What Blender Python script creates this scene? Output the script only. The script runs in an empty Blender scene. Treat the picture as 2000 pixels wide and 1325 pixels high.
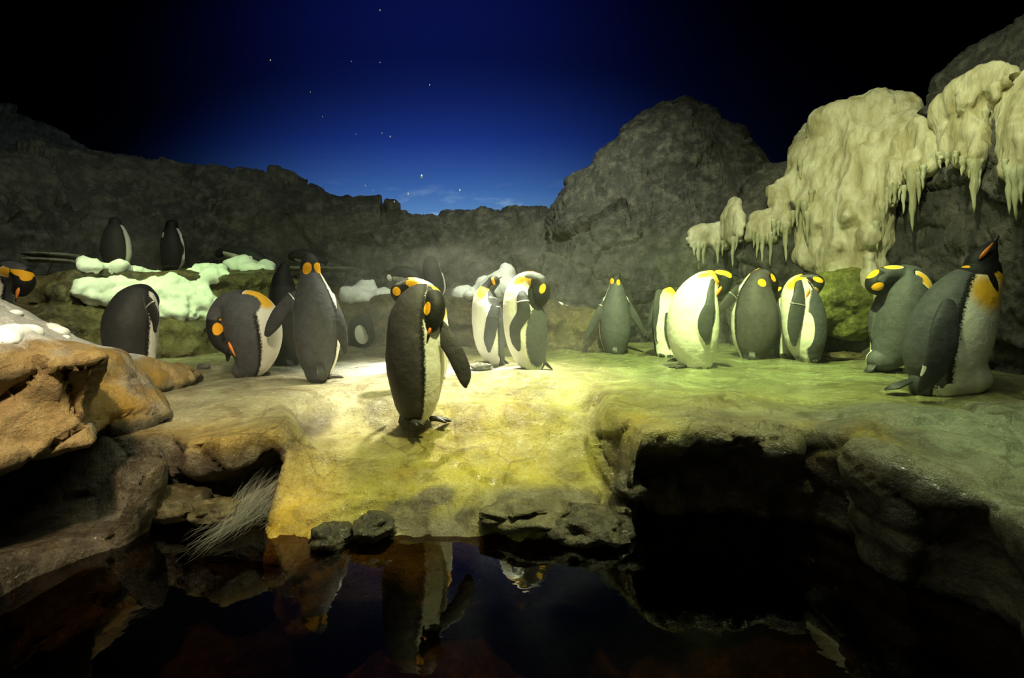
import bpy, math, random
import numpy as np
from mathutils import Vector
random.seed(7); rng = np.random.default_rng(7)
C = bpy.context.scene.collection
PI = math.pi

# ---------------------------------------------------------------- camera, world, lights, exposure
F, HX, HY, CZ = 1000.0, 1000.0, 603.0, 0.5      # eye 0.5 m above the ledge, penguin-eye view; metres throughout
WATER = -0.445
def W(px, py, d):
    return np.array([(px-HX)/F*d, d, CZ+(HY-py)/F*d])

cam_d = bpy.data.cameras.new('camera'); cam = bpy.data.objects.new('camera', cam_d); C.objects.link(cam)
cam.location = (0, 0, CZ); cam.rotation_euler = (PI/2, 0, 0)
cam_d.sensor_width = 36; cam_d.lens = 18; cam_d.shift_y = -59.5/2000; cam_d.clip_start = .05
bpy.context.scene.camera = cam
world = bpy.data.worlds.new('dark_hall'); bpy.context.scene.world = world; world.use_nodes = True
world.node_tree.nodes['Background'].inputs[0].default_value = (.5, .62, .5, 1)
world.node_tree.nodes['Background'].inputs[1].default_value = .0
vs = bpy.context.scene.view_settings
vs.view_transform = 'Standard'; vs.look = 'None'; vs.gamma = 1; vs.use_curve_mapping = False; vs.exposure = 0

def spot(name, loc, target, power, col, ang, blend=1.0, size=.12):
    l = bpy.data.lights.new(name, 'SPOT'); o = bpy.data.objects.new(name, l); C.objects.link(o)
    o.location = loc; o.rotation_euler = (Vector(target)-Vector(loc)).to_track_quat('-Z', 'Y').to_euler()
    l.energy = power; l.color = col; l.spot_size = math.radians(ang); l.spot_blend = blend; l.shadow_soft_size = size
    return o
def area(name, loc, target, power, col, sx, sy):
    l = bpy.data.lights.new(name, 'AREA'); o = bpy.data.objects.new(name, l); C.objects.link(o)
    o.location = loc; o.rotation_euler = (Vector(target)-Vector(loc)).to_track_quat('-Z', 'Y').to_euler()
    l.energy = power; l.color = col; l.shape = 'RECTANGLE'; l.size = sx; l.size_y = sy
    return o
spot('spot_centre', (-.1, 4.9, 4.2), (-.35, 4.05, 0), 5000, (1, .97, .70), 40)
spot('spot_apron', (.5, 1.6, 4.0), (-.05, 2.75, -.2), 1150, (.97, 1, .40), 46)
spot('spot_green', (1.0, 2.2, 4.2), (1.6, 4.4, .2), 3000, (.78, 1, .36), 53)
spot('spot_warm', (-.8, .1, 2.5), (-2.1, 2.2, .15), 700, (1, .84, .56), 55)
spot('spot_right', (2.3, 1.7, 3.2), (1.65, 2.0, -.05), 330, (.8, 1, .55), 44)  # extra lamp, added to brighten the right foreground rock
spot('spot_terrace', (-3.0, 3.0, 3.6), (-4.3, 5.0, .5), 260, (1, .95, .6), 44)  # small added lamp, lifts the dark left end of the terrace
spot('spot_snow', (-2.2, 3.2, 4.2), (-3.4, 5.6, .6), 720, (.60, 1, .28), 40)
spot('spot_ice', (1.2, 2.0, 4.3), (3.6, 5.2, 1.7), 560, (.95, 1, .55), 50)
spot('spot_cliff', (.2, 3.6, 4.4), (.5, 8, 1.1), 900, (.95, 1, .72), 75)
spot('spot_left_cliff', (-2.5, 3.2, 4.4), (-4.6, 7.2, 1.6), 110, (.85, .9, .7), 80)
area('fill_ceiling', (0, 2.2, 4.6), (0, 3.6, 0), 120, (.9, 1, .68), 5, 3)
area('mural_wash', (-2.2, 10.1, .7), (-2.2, 12.5, 4.4), 320, (.75, .88, 1), 9.0, .3)
area('mural_top_wash', (-2.2, 9.4, 9.2), (-2.2, 12.5, 6.2), 42, (.7, .85, 1), 7.0, .4)  # added flood out of view, brightens the upper mural

# ---------------------------------------------------------------- numpy noise
def _h(ix, iy, iz, s):
    h = (ix.astype(np.uint32)*np.uint32(374761393)) ^ (iy.astype(np.uint32)*np.uint32(668265263)) ^ (iz.astype(np.uint32)*np.uint32(2246822519)) ^ np.uint32((s*3266489917) & 0xffffffff)
    h = (h ^ (h >> np.uint32(15)))*np.uint32(2654435761); h = (h ^ (h >> np.uint32(13)))*np.uint32(1274126177)
    return ((h ^ (h >> np.uint32(16))) & np.uint32(0xffffff)).astype(np.float32)/np.float32(0xffffff)
def vn(P, s=0):
    i = np.floor(P); f = (P-i).astype(np.float32); i = i.astype(np.int64); u = f*f*f*(f*(f*6-15)+10)
    r = 0
    for a in (0, 1):
        for b in (0, 1):
            for c in (0, 1):
                w = (u[:, 0] if a else 1-u[:, 0])*(u[:, 1] if b else 1-u[:, 1])*(u[:, 2] if c else 1-u[:, 2])
                r = r+w*_h(i[:, 0]+a, i[:, 1]+b, i[:, 2]+c, s)
    return r*2-1
def fbm(P, o=4, s=0, g=.5):
    r = 0; a = 1.0; t = 0
    for k in range(o):
        r = r+a*vn(P*(2.03**k)+k*7.3, s+k); t += a; a *= g
    return r/t
def ridged(P, o=3, s=0):
    r = 0; a = 1.0; t = 0
    for k in range(o):
        r = r+a*(1-2*np.abs(vn(P*(2.1**k)+k*3.1, s+k))); t += a; a *= .5
    return r/t
def facet(P, s=0, tilt=.6):
    i = np.floor(P).astype(np.int64); n = len(P)
    b1 = np.full(n, 9., np.float32); b2 = np.full(n, 9., np.float32); val = np.zeros(n, np.float32)
    for a in (-1, 0, 1):
        for b in (-1, 0, 1):
            for c in (-1, 0, 1):
                x, y, z = i[:, 0]+a, i[:, 1]+b, i[:, 2]+c
                dx = P[:, 0]-x-_h(x, y, z, s+1); dy = P[:, 1]-y-_h(x, y, z, s+2); dz = P[:, 2]-z-_h(x, y, z, s+3)
                d = np.sqrt(dx*dx+dy*dy+dz*dz)
                v = (_h(x, y, z, s+4)*2-1)+tilt*(dx*(_h(x, y, z, s+5)*2-1)+dy*(_h(x, y, z, s+6)*2-1)+dz*(_h(x, y, z, s+7)*2-1))*2
                m = d < b1
                b2 = np.where(m, b1, np.minimum(b2, d)); val = np.where(m, v, val); b1 = np.where(m, d, b1)
    return val, b2-b1
def sstep(a, b, x):
    t = np.clip((x-a)/(b-a), 0, 1); return t*t*(3-2*t)

# ---------------------------------------------------------------- mesh helpers
def mesh_np(name, V, Q, mat, smooth=True, attrs=None):
    me = bpy.data.meshes.new(name); n = len(V); Q = np.asarray(Q, np.int32); m, k = Q.shape
    me.vertices.add(n); me.vertices.foreach_set('co', np.asarray(V, np.float32).ravel())
    me.loops.add(m*k); me.loops.foreach_set('vertex_index', Q.ravel())
    me.polygons.add(m); me.polygons.foreach_set('loop_start', np.arange(0, m*k, k, dtype=np.int32))
    me.polygons.foreach_set('loop_total', np.full(m, k, np.int32))
    me.update(calc_edges=True)
    if smooth: me.polygons.foreach_set('use_smooth', np.ones(m, bool))
    if attrs:
        for an, av in attrs.items():
            av = np.asarray(av, np.float32)
            if av.ndim == 1:
                a = me.attributes.new(an, 'FLOAT', 'POINT'); a.data.foreach_set('value', av)
            else:
                a = me.attributes.new(an, 'FLOAT_COLOR', 'POINT')
                a.data.foreach_set('color', np.concatenate([av, np.ones((n, 1), np.float32)], 1).ravel())
    me.materials.append(mat); me.validate()
    return me
def link(name, me, parent=None, loc=None):
    o = bpy.data.objects.new(name, me); C.objects.link(o)
    if parent: o.parent = parent
    if loc is not None: o.location = loc
    return o
def tag(o, label=None, cat=None, group=None, kind=None):
    if label: o['label'] = label
    if cat: o['category'] = cat
    if group: o['group'] = group
    if kind: o['kind'] = kind
    return o
def empty(name, loc):
    o = bpy.data.objects.new(name, None); C.objects.link(o); o.location = loc; o.empty_display_size = .1; return o

def nets(D, org, h):
    s = D < 0; c = np.zeros(tuple(x-1 for x in D.shape), np.uint8)
    for a in (0, 1):
        for b in (0, 1):
            for e in (0, 1):
                c += s[a:s.shape[0]-1+a, b:s.shape[1]-1+b, e:s.shape[2]-1+e]
    act = (c > 0) & (c < 8); I, J, K = np.nonzero(act); n = len(I)
    idx = np.full(act.shape, -1, np.int32); idx[I, J, K] = np.arange(n)
    acc = np.zeros((n, 3)); cnt = np.zeros(n)
    cor = [(a, b, e) for a in (0, 1) for b in (0, 1) for e in (0, 1)]
    for p in cor:
        for ax in range(3):
            if p[ax]: continue
            q = list(p); q[ax] = 1
            va = D[I+p[0], J+p[1], K+p[2]]; vb = D[I+q[0], J+q[1], K+q[2]]
            m = (va < 0) != (vb < 0); t = va[m]/(va[m]-vb[m])
            pos = np.tile(np.array(p, float), (m.sum(), 1)); pos[:, ax] = t
            acc[m] += pos; cnt[m] += 1
    V = (acc/cnt[:, None]+np.stack([I, J, K], 1))*h+np.array(org)
    Q = []
    e = s[:-1, 1:-1, 1:-1] != s[1:, 1:-1, 1:-1]; i, j, k = np.nonzero(e); j += 1; k += 1
    q = np.stack([idx[i, j-1, k-1], idx[i, j, k-1], idx[i, j, k], idx[i, j-1, k]], 1); f = s[i+1, j, k]; q[f] = q[f][:, ::-1]; Q.append(q)
    e = s[1:-1, :-1, 1:-1] != s[1:-1, 1:, 1:-1]; i, j, k = np.nonzero(e); i += 1; k += 1
    q = np.stack([idx[i-1, j, k-1], idx[i, j, k-1], idx[i, j, k], idx[i-1, j, k]], 1); f = s[i, j, k]; q[f] = q[f][:, ::-1]; Q.append(q)
    e = s[1:-1, 1:-1, :-1] != s[1:-1, 1:-1, 1:]; i, j, k = np.nonzero(e); i += 1; j += 1
    q = np.stack([idx[i-1, j-1, k], idx[i, j-1, k], idx[i, j, k], idx[i-1, j, k]], 1); f = s[i, j, k+1]; q[f] = q[f][:, ::-1]; Q.append(q)
    Q = np.concatenate(Q); Q = Q[(Q >= 0).all(1)]
    return V, Q
def normals(V, Q):
    fn = np.cross(V[Q[:, 2]]-V[Q[:, 0]], V[Q[:, 3]]-V[Q[:, 1]]); N = np.zeros_like(V)
    for k in range(4):
        for a in range(3): N[:, a] += np.bincount(Q[:, k], fn[:, a], len(V))
    return N/(np.linalg.norm(N, axis=1, keepdims=True)+1e-9)

def tube(pts, rad, flat=1.0, nrm=(0, -1, 0), seg=10, cap=True):
    """swept elliptical tube; returns V, Q (quads, ends closed by collapsing rings)"""
    P = np.asarray(pts, float); n = len(P); T = np.gradient(P, axis=0); T /= np.linalg.norm(T, axis=1, keepdims=True)+1e-9
    nr = np.asarray(nrm, float); V = []
    P = np.vstack([P[0], P, P[-1]]); T = np.vstack([T[0], T, T[-1]]); rad = np.r_[rad[0]*.02, rad, rad[-1]*.02]
    for p, t, r in zip(P, T, rad):
        w = np.cross(t, nr); w /= np.linalg.norm(w)+1e-9; m = np.cross(w, t)
        for a in np.linspace(0, 2*PI, seg, endpoint=False): V.append(p+w*math.cos(a)*r+m*math.sin(a)*r/flat)
    V = np.array(V); i = np.arange(n+1)[:, None]*seg; j = np.arange(seg)[None]; j2 = (j+1) % seg
    Q = np.stack([i+j, i+j2, i+seg+j2, i+seg+j], -1).reshape(-1, 4)
    return V, Q
def joinq(parts):
    VV = []; QQ = []; k = 0
    for V, Q in parts: VV.append(V); QQ.append(np.asarray(Q)+k); k += len(V)
    return np.vstack(VV), np.vstack(QQ)
def catmull(P, per=4):
    P = np.asarray(P, float)
    if len(P) < 3: 
        t = np.linspace(0, 1, per+1)[:, None]; return P[0]*(1-t)+P[-1]*t, t[:, 0]*(len(P)-1)
    E = np.vstack([2*P[0]-P[1], P, 2*P[-1]-P[-2]]); out = []; par = []
    for i in range(len(P)-1):
        p0, p1, p2, p3 = E[i:i+4]
        for j in range(per):
            t = j/per; out.append(.5*((2*p1)+(-p0+p2)*t+(2*p0-5*p1+4*p2-p3)*t*t+(-p0+3*p1-3*p2+p3)*t**3)); par.append(i+t)
    out.append(P[-1]); par.append(len(P)-1.0)
    return np.array(out), np.array(par)

class Vol:
    """a signed distance grid: chains of round cones joined smoothly"""
    def __init__(s, lo, hi, h, big=.06):
        s.h = h; s.lo = np.array(lo, float); s.n = np.ceil((np.array(hi)-s.lo)/h).astype(int)+1
        s.D = np.full(s.n, big, np.float32); s.big = big
        s.ax = [(s.lo[a]+h*np.arange(s.n[a])).astype(np.float32) for a in range(3)]
    def chain(s, pts, k=0.0, nrm=None, flat=1.0, into=None):
        """pts (n,4) world xyz + radius; nrm/flat squash the section along nrm"""
        pts = np.asarray(pts, float); T = np.full(s.n, s.big, np.float32) if k > 0 else s.D
        if nrm is not None:
            nrm = np.asarray(nrm, float); nrm = nrm/np.linalg.norm(nrm)
        for a, b in zip(pts[:-1], pts[1:]):
            r = max(a[3], b[3])+s.big*1.05
            lo = np.minimum(a[:3], b[:3])-r; hi = np.maximum(a[:3], b[:3])+r
            i0 = np.clip(np.floor((lo-s.lo)/s.h).astype(int), 0, s.n); i1 = np.clip(np.ceil((hi-s.lo)/s.h).astype(int)+1, 0, s.n)
            if (i1 <= i0).any(): continue
            sl = tuple(slice(x, y) for x, y in zip(i0, i1))
            x = s.ax[0][sl[0]][:, None, None]-a[0]; y = s.ax[1][sl[1]][None, :, None]-a[1]; z = s.ax[2][sl[2]][None, None, :]-a[2]
            d = b[:3]-a[:3]; dr = b[3]-a[3]
            if nrm is not None:
                q = (x*nrm[0]+y*nrm[1]+z*nrm[2])*(flat-1); dn = d@nrm*(flat-1)
                x = x+q*nrm[0]; y = y+q*nrm[1]; z = z+q*nrm[2]; d = d+dn*nrm
            L = d@d+1e-12
            t = np.clip((x*d[0]+y*d[1]+z*d[2])/L, 0, 1)
            v = np.sqrt((x-t*d[0])**2+(y-t*d[1])**2+(z-t*d[2])**2)-(a[3]+t*dr)
            T[sl] = np.minimum(T[sl], v)
        if k > 0:
            hh = np.maximum(k-np.abs(s.D-T), 0)/k*((T < s.big-1e-4) & (s.D < s.big-1e-4)); s.D = np.minimum(s.D, T)-hh*hh*k*.25
    def mesh(s):
        return nets(s.D, s.lo, s.h)

# ---------------------------------------------------------------- material helpers
class NT:
    def __init__(s, name):
        s.m = bpy.data.materials.new(name); s.m.use_nodes = True; s.t = s.m.node_tree; s.n = s.t.nodes
        s.b = s.n['Principled BSDF']; s.out = s.n['Material Output']; s.co = s.n.new('ShaderNodeTexCoord').outputs['Object']
    def lk(s, a, b): s.t.links.new(a, b)
    def put(s, sock, v):
        if hasattr(v, 'is_linked') or isinstance(v, bpy.types.NodeSocket): s.lk(v, sock)
        elif isinstance(v, tuple) and len(v) == 3 and sock.type == 'RGBA': sock.default_value = (*v, 1)
        else: sock.default_value = v
    def mapping(s, scale, rot=(0, 0, 0)):
        n = s.n.new('ShaderNodeMapping'); n.inputs['Scale'].default_value = scale; n.inputs['Rotation'].default_value = rot; s.lk(s.co, n.inputs[0]); return n.outputs[0]
    def noise(s, sc, det=4, vec=None, rough=.55, dist=0):
        n = s.n.new('ShaderNodeTexNoise'); n.inputs['Scale'].default_value = sc; n.inputs['Detail'].default_value = det
        n.inputs['Roughness'].default_value = rough; n.inputs['Distortion'].default_value = dist; s.lk(vec or s.co, n.inputs['Vector']); return n.outputs[0]
    def voro(s, sc, feat='F1', vec=None):
        n = s.n.new('ShaderNodeTexVoronoi'); n.feature = feat; n.inputs['Scale'].default_value = sc; s.lk(vec or s.co, n.inputs['Vector']); return n.outputs['Distance']
    def ramp(s, v, *st):
        n = s.n.new('ShaderNodeValToRGB'); s.lk(v, n.inputs[0]); e = n.color_ramp.elements
        while len(e) < len(st): e.new(.5)
        for el, (p, c) in zip(e, st):
            el.position = p; el.color = (*c, 1) if isinstance(c, tuple) else (c, c, c, 1)
        return n.outputs[0]
    def mix(s, f, a, b, mode='MIX'):
        n = s.n.new('ShaderNodeMix'); n.data_type = 'RGBA'; n.blend_type = mode
        s.put(n.inputs[0], f); s.put(n.inputs[6], a); s.put(n.inputs[7], b); return n.outputs[2]
    def math(s, op, a, b=0.0, c=0.0, clamp=False):
        n = s.n.new('ShaderNodeMath'); n.operation = op; n.use_clamp = clamp; s.put(n.inputs[0], a); s.put(n.inputs[1], b); s.put(n.inputs[2], c); return n.outputs[0]
    def rng(s, v, a, b, c=0.0, d=1.0):
        n = s.n.new('ShaderNodeMapRange'); s.lk(v, n.inputs[0])
        for i, q in enumerate((a, b, c, d)): n.inputs[i+1].default_value = q
        return n.outputs[0]
    def attr(s, name):
        n = s.n.new('ShaderNodeAttribute'); n.attribute_name = name; return n
    def bump(s, hgt, st, dist=.02, prev=None):
        n = s.n.new('ShaderNodeBump'); n.inputs['Strength'].default_value = st; n.inputs['Distance'].default_value = dist
        s.lk(hgt, n.inputs['Height'])
        if prev: s.lk(prev, n.inputs['Normal'])
        return n.outputs[0]
    def fin(s, col, rough=.6, normal=None, **kw):
        s.put(s.b.inputs['Base Color'], col); s.put(s.b.inputs['Roughness'], rough)
        if normal: s.lk(normal, s.b.inputs['Normal'])
        for k, v in kw.items(): s.put(s.b.inputs[k.replace('_', ' ')], v)
        return s.m

def rock_mat(name, dark, mid, light, rough=.75, wet=0.0, sc=1.0, attr=False, bump=.8):
    m = NT(name)
    big = m.noise(1.1*sc, 5, dist=.4); det = m.noise(7*sc, 8, rough=.65); fine = m.noise(45*sc, 5, rough=.7)
    st = m.noise(2.2*sc, 5, m.mapping((1.6, 1.6, .35)))
    vor = m.voro(2.1*sc, 'DISTANCE_TO_EDGE', m.mapping((1.2, 1.2, .9), (.3, .5, .2)))
    wv = m.n.new('ShaderNodeVectorMath'); wv.operation = 'ADD'
    cr = m.rng(vor, 0, .02)
    col = m.mix(m.rng(big, .35, .65), dark, mid); col = m.mix(m.rng(det, .45, .72), col, light)
    if attr:
        a = m.attr('tint').outputs['Color']
        col = m.mix(m.rng(st, .3, .7, .0, .7), a, m.mix(1, a, (.5, .42, .34), 'MULTIPLY'))
        col = m.mix(m.rng(det, .42, .75, 0, .5), col, m.mix(1, m.mix(.4, a, (.6, .55, .4)), (1.25, 1.25, 1.25), 'MULTIPLY'))
        col = m.mix(m.rng(big, .48, .66, 0, .6), col, m.mix(1, col, (.42, .36, .26), 'MULTIPLY')); pt = m.noise(3.6*sc, 6, dist=1.2); col = m.mix(m.rng(pt, .54, .6, 0, .5), col, m.mix(1, col, (.45, .40, .34), 'MULTIPLY')); col = m.mix(m.rng(pt, .40, .34, 0, .45), col, m.mix(1, col, (1.35, 1.4, 1.6), 'MULTIPLY'))
        sp_ = m.n.new('ShaderNodeSeparateColor'); m.lk(a, sp_.inputs[0]); col = m.mix(m.rng(sp_.outputs[2], .45, .7, 0, .85), col, a)
    else:
        col = m.mix(m.rng(st, .45, .7, 0, .6), col, dark)
    col = m.mix(m.rng(fine, .3, .75, .35, 0), col, (.02, .02, .015))
    crk = m.math('MULTIPLY', m.rng(cr, 0, 1, .5, 0), m.rng(big, .45, .62)); col = m.mix(crk, col, (.01, .01, .008))
    r = m.rng(det, .3, .7, rough-.12-wet*.25, rough+.08-wet*.1)
    n = m.bump(det, bump, .05); n = m.bump(fine, bump*.7, .012, n); n = m.bump(crk, -.3*bump, .02, n)
    return m.fin(col, r, n, Specular_IOR_Level=.5+wet*.4)
M_CLIFF = rock_mat('cliff_rock', (.032, .032, .027), (.11, .11, .092), (.24, .235, .19), bump=1.2)
M_CLIFFD = rock_mat('dark_cliff_rock', (.03, .032, .024), (.075, .078, .058), (.13, .128, .10))
M_BANK = rock_mat('mossy_rock', (.05, .035, .012), (.16, .115, .03), (.34, .28, .12), .55, .6, 1.6, bump=1.3)
M_FLOOR = rock_mat('wet_platform_rock', (.05, .04, .018), (.2, .18, .06), (.4, .4, .2), .34, .9, 1.3, True, 1.2)
M_BOULD = rock_mat('stained_boulder_rock', (.05, .04, .018), (.2, .18, .06), (.4, .4, .2), .55, .4, 1.6, True, 1.3)
M_STONE = rock_mat('dark_wet_stone', (.022, .017, .008), (.06, .048, .025), (.13, .11, .06), .45, .9, 2.5)
M_SLAB = rock_mat('pale_slab_stone', (.12, .12, .09), (.25, .25, .2), (.36, .36, .3), .7, 0, 2)
M_BED = rock_mat('pool_bed_rock', (.02, .012, .004), (.09, .05, .018), (.26, .15, .05), .9, 0, 2.2)
def snow_mat():
    m = NT('packed_snow'); a = m.noise(9, 5); b = m.noise(60, 4)
    col = m.mix(m.rng(a, .3, .7), (.66, .68, .66), (.88, .9, .9))
    return m.fin(col, .7, m.bump(b, .35, .01, m.bump(a, .3, .03)), Subsurface_Weight=.15, Subsurface_Radius=(.05, .05, .06), Subsurface_Scale=.3)
M_SNOW = snow_mat()
def ice_mat(name, c1, c2):
    m = NT(name); a = m.noise(4, 5, m.mapping((2, 2, .4))); b = m.noise(22, 5, m.mapping((1, 1, .4)))
    col = m.mix(m.rng(a, .35, .68), c1, c2); col = m.mix(m.rng(b, .55, .8, 0, .4), col, (.35, .28, .12))
    return m.fin(col, .5, m.bump(b, .6, .02, m.bump(a, .6, .06)), Specular_IOR_Level=.3)
M_ICE = ice_mat('cream_ice', (.42, .38, .20), (.72, .70, .50))
M_ICICLE = ice_mat('clear_icicle_ice', (.36, .36, .2), (.6, .62, .42))

def pen_mat(name, back, back2, head, belly=(.82, .8, .72)):
    m = NT(name)
    f1 = m.noise(170, 3); f2 = m.noise(26, 4); nz = m.math('MULTIPLY', m.math('SUBTRACT', m.noise(90, 3), .5), .22)
    fe = m.voro(150, 'F1', m.mapping((1, 1, .55)))
    g = m.mix(m.rng(f2, .3, .7, 0, .6), back, back2); g = m.mix(m.rng(fe, .1, .7, 0, .5), g, m.mix(1, g, (1.7, 1.7, 1.7), 'MULTIPLY'))
    be = m.math('ADD', m.attr('belly').outputs['Fac'], nz)
    col = m.mix(m.rng(be, -.16, -.1), g, head)
    wh = m.mix(m.attr('yellow').outputs['Fac'], belly, (.92, .50, .035))
    wh = m.mix(m.rng(f2, .4, .8, 0, .2), wh, m.mix(1, wh, (.7, .68, .6), 'MULTIPLY'))
    col = m.mix(m.rng(be, -.02, .05), col, wh)
    gp = m.math('ADD', m.attr('grey').outputs['Fac'], nz); col = m.mix(m.rng(gp, -.04, .06), col, g)
    fl = m.math('ADD', m.attr('flip').outputs['Fac'], nz)
    col = m.mix(m.rng(fl, -.03, .03), col, m.mix(.45, g, head))
    hd = m.math('ADD', m.attr('dark').outputs['Fac'], nz); col = m.mix(m.rng(hd, -.04, .04), col, head)
    og = m.math('ADD', m.attr('patch').outputs['Fac'], m.math('MULTIPLY', nz, .6)); col = m.mix(m.rng(og, -.03, .05), col, (.95, .44, .012))
    wt = m.math('ADD', m.attr('white').outputs['Fac'], m.math('MULTIPLY', nz, .6)); col = m.mix(m.rng(wt, -.03, .05), col, belly)
    return m.fin(col, .62, m.bump(fe, .22, .003, m.bump(f1, .25, .002)), Specular_IOR_Level=.3)
M_KING = pen_mat('king_feathers', (.048, .050, .056), (.085, .089, .098), (.010, .010, .010))
M_KINGD = pen_mat('dark_king_feathers', (.036, .032, .036), (.066, .058, .064), (.010, .009, .008))
M_GENT = pen_mat('black_feathers', (.012, .012, .012), (.022, .022, .022), (.008, .008, .008))
def plain(name, col, rough=.5, n=True, **k):
    m = NT(name); a = m.noise(120, 3); return m.fin(m.mix(m.rng(a, .3, .7), col, tuple(x*1.3 for x in col)), rough, m.bump(a, .2, .003), **k)
M_BILL = plain('black_bill', (.012, .011, .010), .3)
M_STRIPE = plain('orange_bill_plate', (.75, .22, .03), .35)
M_FOOT = plain('black_foot_skin', (.022, .02, .018), .5)
M_TAIL = plain('tail_feathers', (.03, .03, .032), .5)
M_EYE = plain('dark_eye', (.02, .012, .008), .08)
M_BAND = plain('metal_band', (.6, .6, .55), .3, Metallic=.7)

# ---------------------------------------------------------------- the room
def box_obj(name, lo, hi, mat, **kw):
    x0, y0, z0 = lo; x1, y1, z1 = hi
    V = [(x0, y0, z0), (x1, y0, z0), (x1, y1, z0), (x0, y1, z0), (x0, y0, z1), (x1, y0, z1), (x1, y1, z1), (x0, y1, z1)]
    Q = [(0, 3, 2, 1), (4, 5, 6, 7), (0, 1, 5, 4), (1, 2, 6, 5), (2, 3, 7, 6), (3, 0, 4, 7)]
    return tag(link(name, mesh_np(name, V, Q, mat, False)), kind='structure')
def mural_mat():
    m = NT('blue_sky_mural'); sep = m.n.new('ShaderNodeSeparateXYZ'); m.lk(m.co, sep.inputs[0])
    z = sep.outputs[2]
    c = m.ramp(m.rng(z, 2.6, 9.4), (0, (.10, .20, .34)), (.12, (.05, .125, .34)), (.3, (.022, .06, .36)), (.6, (.015, .03, .30)), (1, (.012, .02, .22)))
    cl = m.noise(.9, 6, m.mapping((1, 1, 3.2)), rough=.6)
    f = m.math('MULTIPLY', m.rng(cl, .52, .68), m.rng(z, 2.8, 3.7, .35, 0)); c = m.mix(f, c, (.5, .6, .62))
    return m.fin(c, .9, m.bump(m.noise(30, 4), .1, .01), Specular_IOR_Level=0.0)
box_obj('wall_back', (-14, 12.5, -1.5), (14, 12.8, 10), mural_mat())
M_BLACK = plain('black_painted_wall', (.0025, .0027, .0035), .95, Specular_IOR_Level=.1)
box_obj('wall_left', (-13.3, -1.2, -1.5), (-13, 12.5, 10), M_BLACK)
box_obj('wall_right', (13, -1.2, -1.5), (13.3, 12.5, 10), M_BLACK)
box_obj('ceiling', (-13.3, -1.2, 9.6), (13.3, 12.5, 9.8), M_BLACK)

# ---------------------------------------------------------------- rock displacement
def rockify(V, N, amp=1.0, s=0, sc=1.0):
    P = V*sc
    f1, c1 = facet(P*np.array([.8, .8, 1.3])+fbm(P*1.3, 2, s)[:, None]*.35, s)
    f2, c2 = facet(P*np.array([3.1, 3.1, 4.6])+fbm(P*3, 2, s+9)[:, None]*.3, s+20)
    d = .09*fbm(P*.8, 3, s+3)+.045*f1+.014*f2+.03*fbm(P*4*np.array([1, 1, 1.6]), 4, s+5)+.016*ridged(P*9*np.array([1.5, 1.5, .8]), 3, s+6)
    d = d-.018*(1-sstep(0, .05, c1))-.008*(1-sstep(0, .08, c2))
    return V+N*(d*amp)[:, None]

CLV = []
def cliff(name, ctrl, lean, zb, mat, label, s=0, nu=300, nv=130, back=.7, amp=1.6, bulge=.25, rnd=.3):
    """ctrl: (px, ridge y, depth at the foot); swept face, rounded top, rear side and end caps"""
    c = np.array(ctrl, float); t = np.r_[0, np.cumsum(np.hypot(np.diff(c[:, 0]), np.diff(c[:, 1])*1.2))]
    u = np.linspace(0, t[-1], nu); px = np.interp(u, t, c[:, 0]); ry = np.interp(u, t, c[:, 1]); dd = np.interp(u, t, c[:, 2])
    k = np.array([.1, .2, .4, .2, .1]); 
    dd = np.convolve(np.pad(dd, 8, 'edge'), np.ones(17)/17, 'valid')
    dr = dd+lean; top = CZ+(HY-ry)/F*dr
    v = np.linspace(0, 1, nv); rows = []
    for a in v:
        if a < .72:
            w = a/.72; z = zb+(top-zb)*w; q = 1-np.sqrt(np.clip(1-np.clip((w-(1-rnd))/rnd, 0, 1)**2, 0, 1))
            d = dd+lean*w**1.5+q*.0-bulge*np.sin(w*PI)*(.5+.5*np.sin(u/170+s)); z = z-.0*q
            d = d+q*.25
        else:
            w = (a-.72)/.28; d = dr+.25+back*w; z = top-(top-zb)*w**3.0*.98-.06*w
        rows.append(np.stack([(px-HX)/F*d, d, z], 1))
    V = np.array(rows).reshape(-1, 3); i = np.arange(nv-1)[:, None]*nu+np.arange(nu-1)[None]
    Q = np.stack([i, i+1, i+nu+1, i+nu], -1).reshape(-1, 4)
    N = normals(V, Q); V = rockify(V, N, amp, s)
    CLV.append(V[:int(nv*.75)*nu].copy())
    i = np.arange(nu-1); Q = np.vstack([Q, np.stack([i+(nv-1)*nu, i+1+(nv-1)*nu, i+1, i], 1)])
    o = link(name, mesh_np(name, V, Q, mat)); return tag(o, label, 'rock')

cliff('rock_cliff', [(-260, 120, 5.6), (-60, 170, 6.0), (0, 200, 6.3), (60, 228, 6.7), (150, 262, 7.2), (190, 292, 7.5), (260, 330, 7.8), (330, 380, 8.0)], 1.6, -.1, M_CLIFFD,
      'dim greenish rock ridge rising at the far left behind the long grey cliff', 3, 200, 90)
cliff('rock_cliff', [(-320, 262, 4.6), (-100, 262, 5.0), (0, 270, 5.5), (100, 274, 6.1), (180, 290, 6.6), (230, 288, 6.8), (300, 302, 7.0), (360, 314, 7.2), (440, 314, 7.4),
      (475, 322, 7.5), (560, 328, 7.7), (610, 345, 7.8), (645, 374, 7.9), (700, 382, 8.0), (780, 396, 8.1), (850, 414, 8.2), (930, 414, 8.2), (1080, 414, 8.0), (1160, 415, 7.9)], .5, -.1, M_CLIFF,
      'long low grey-brown rock cliff across the back below the blue sky mural', 11, 520, 110)
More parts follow.
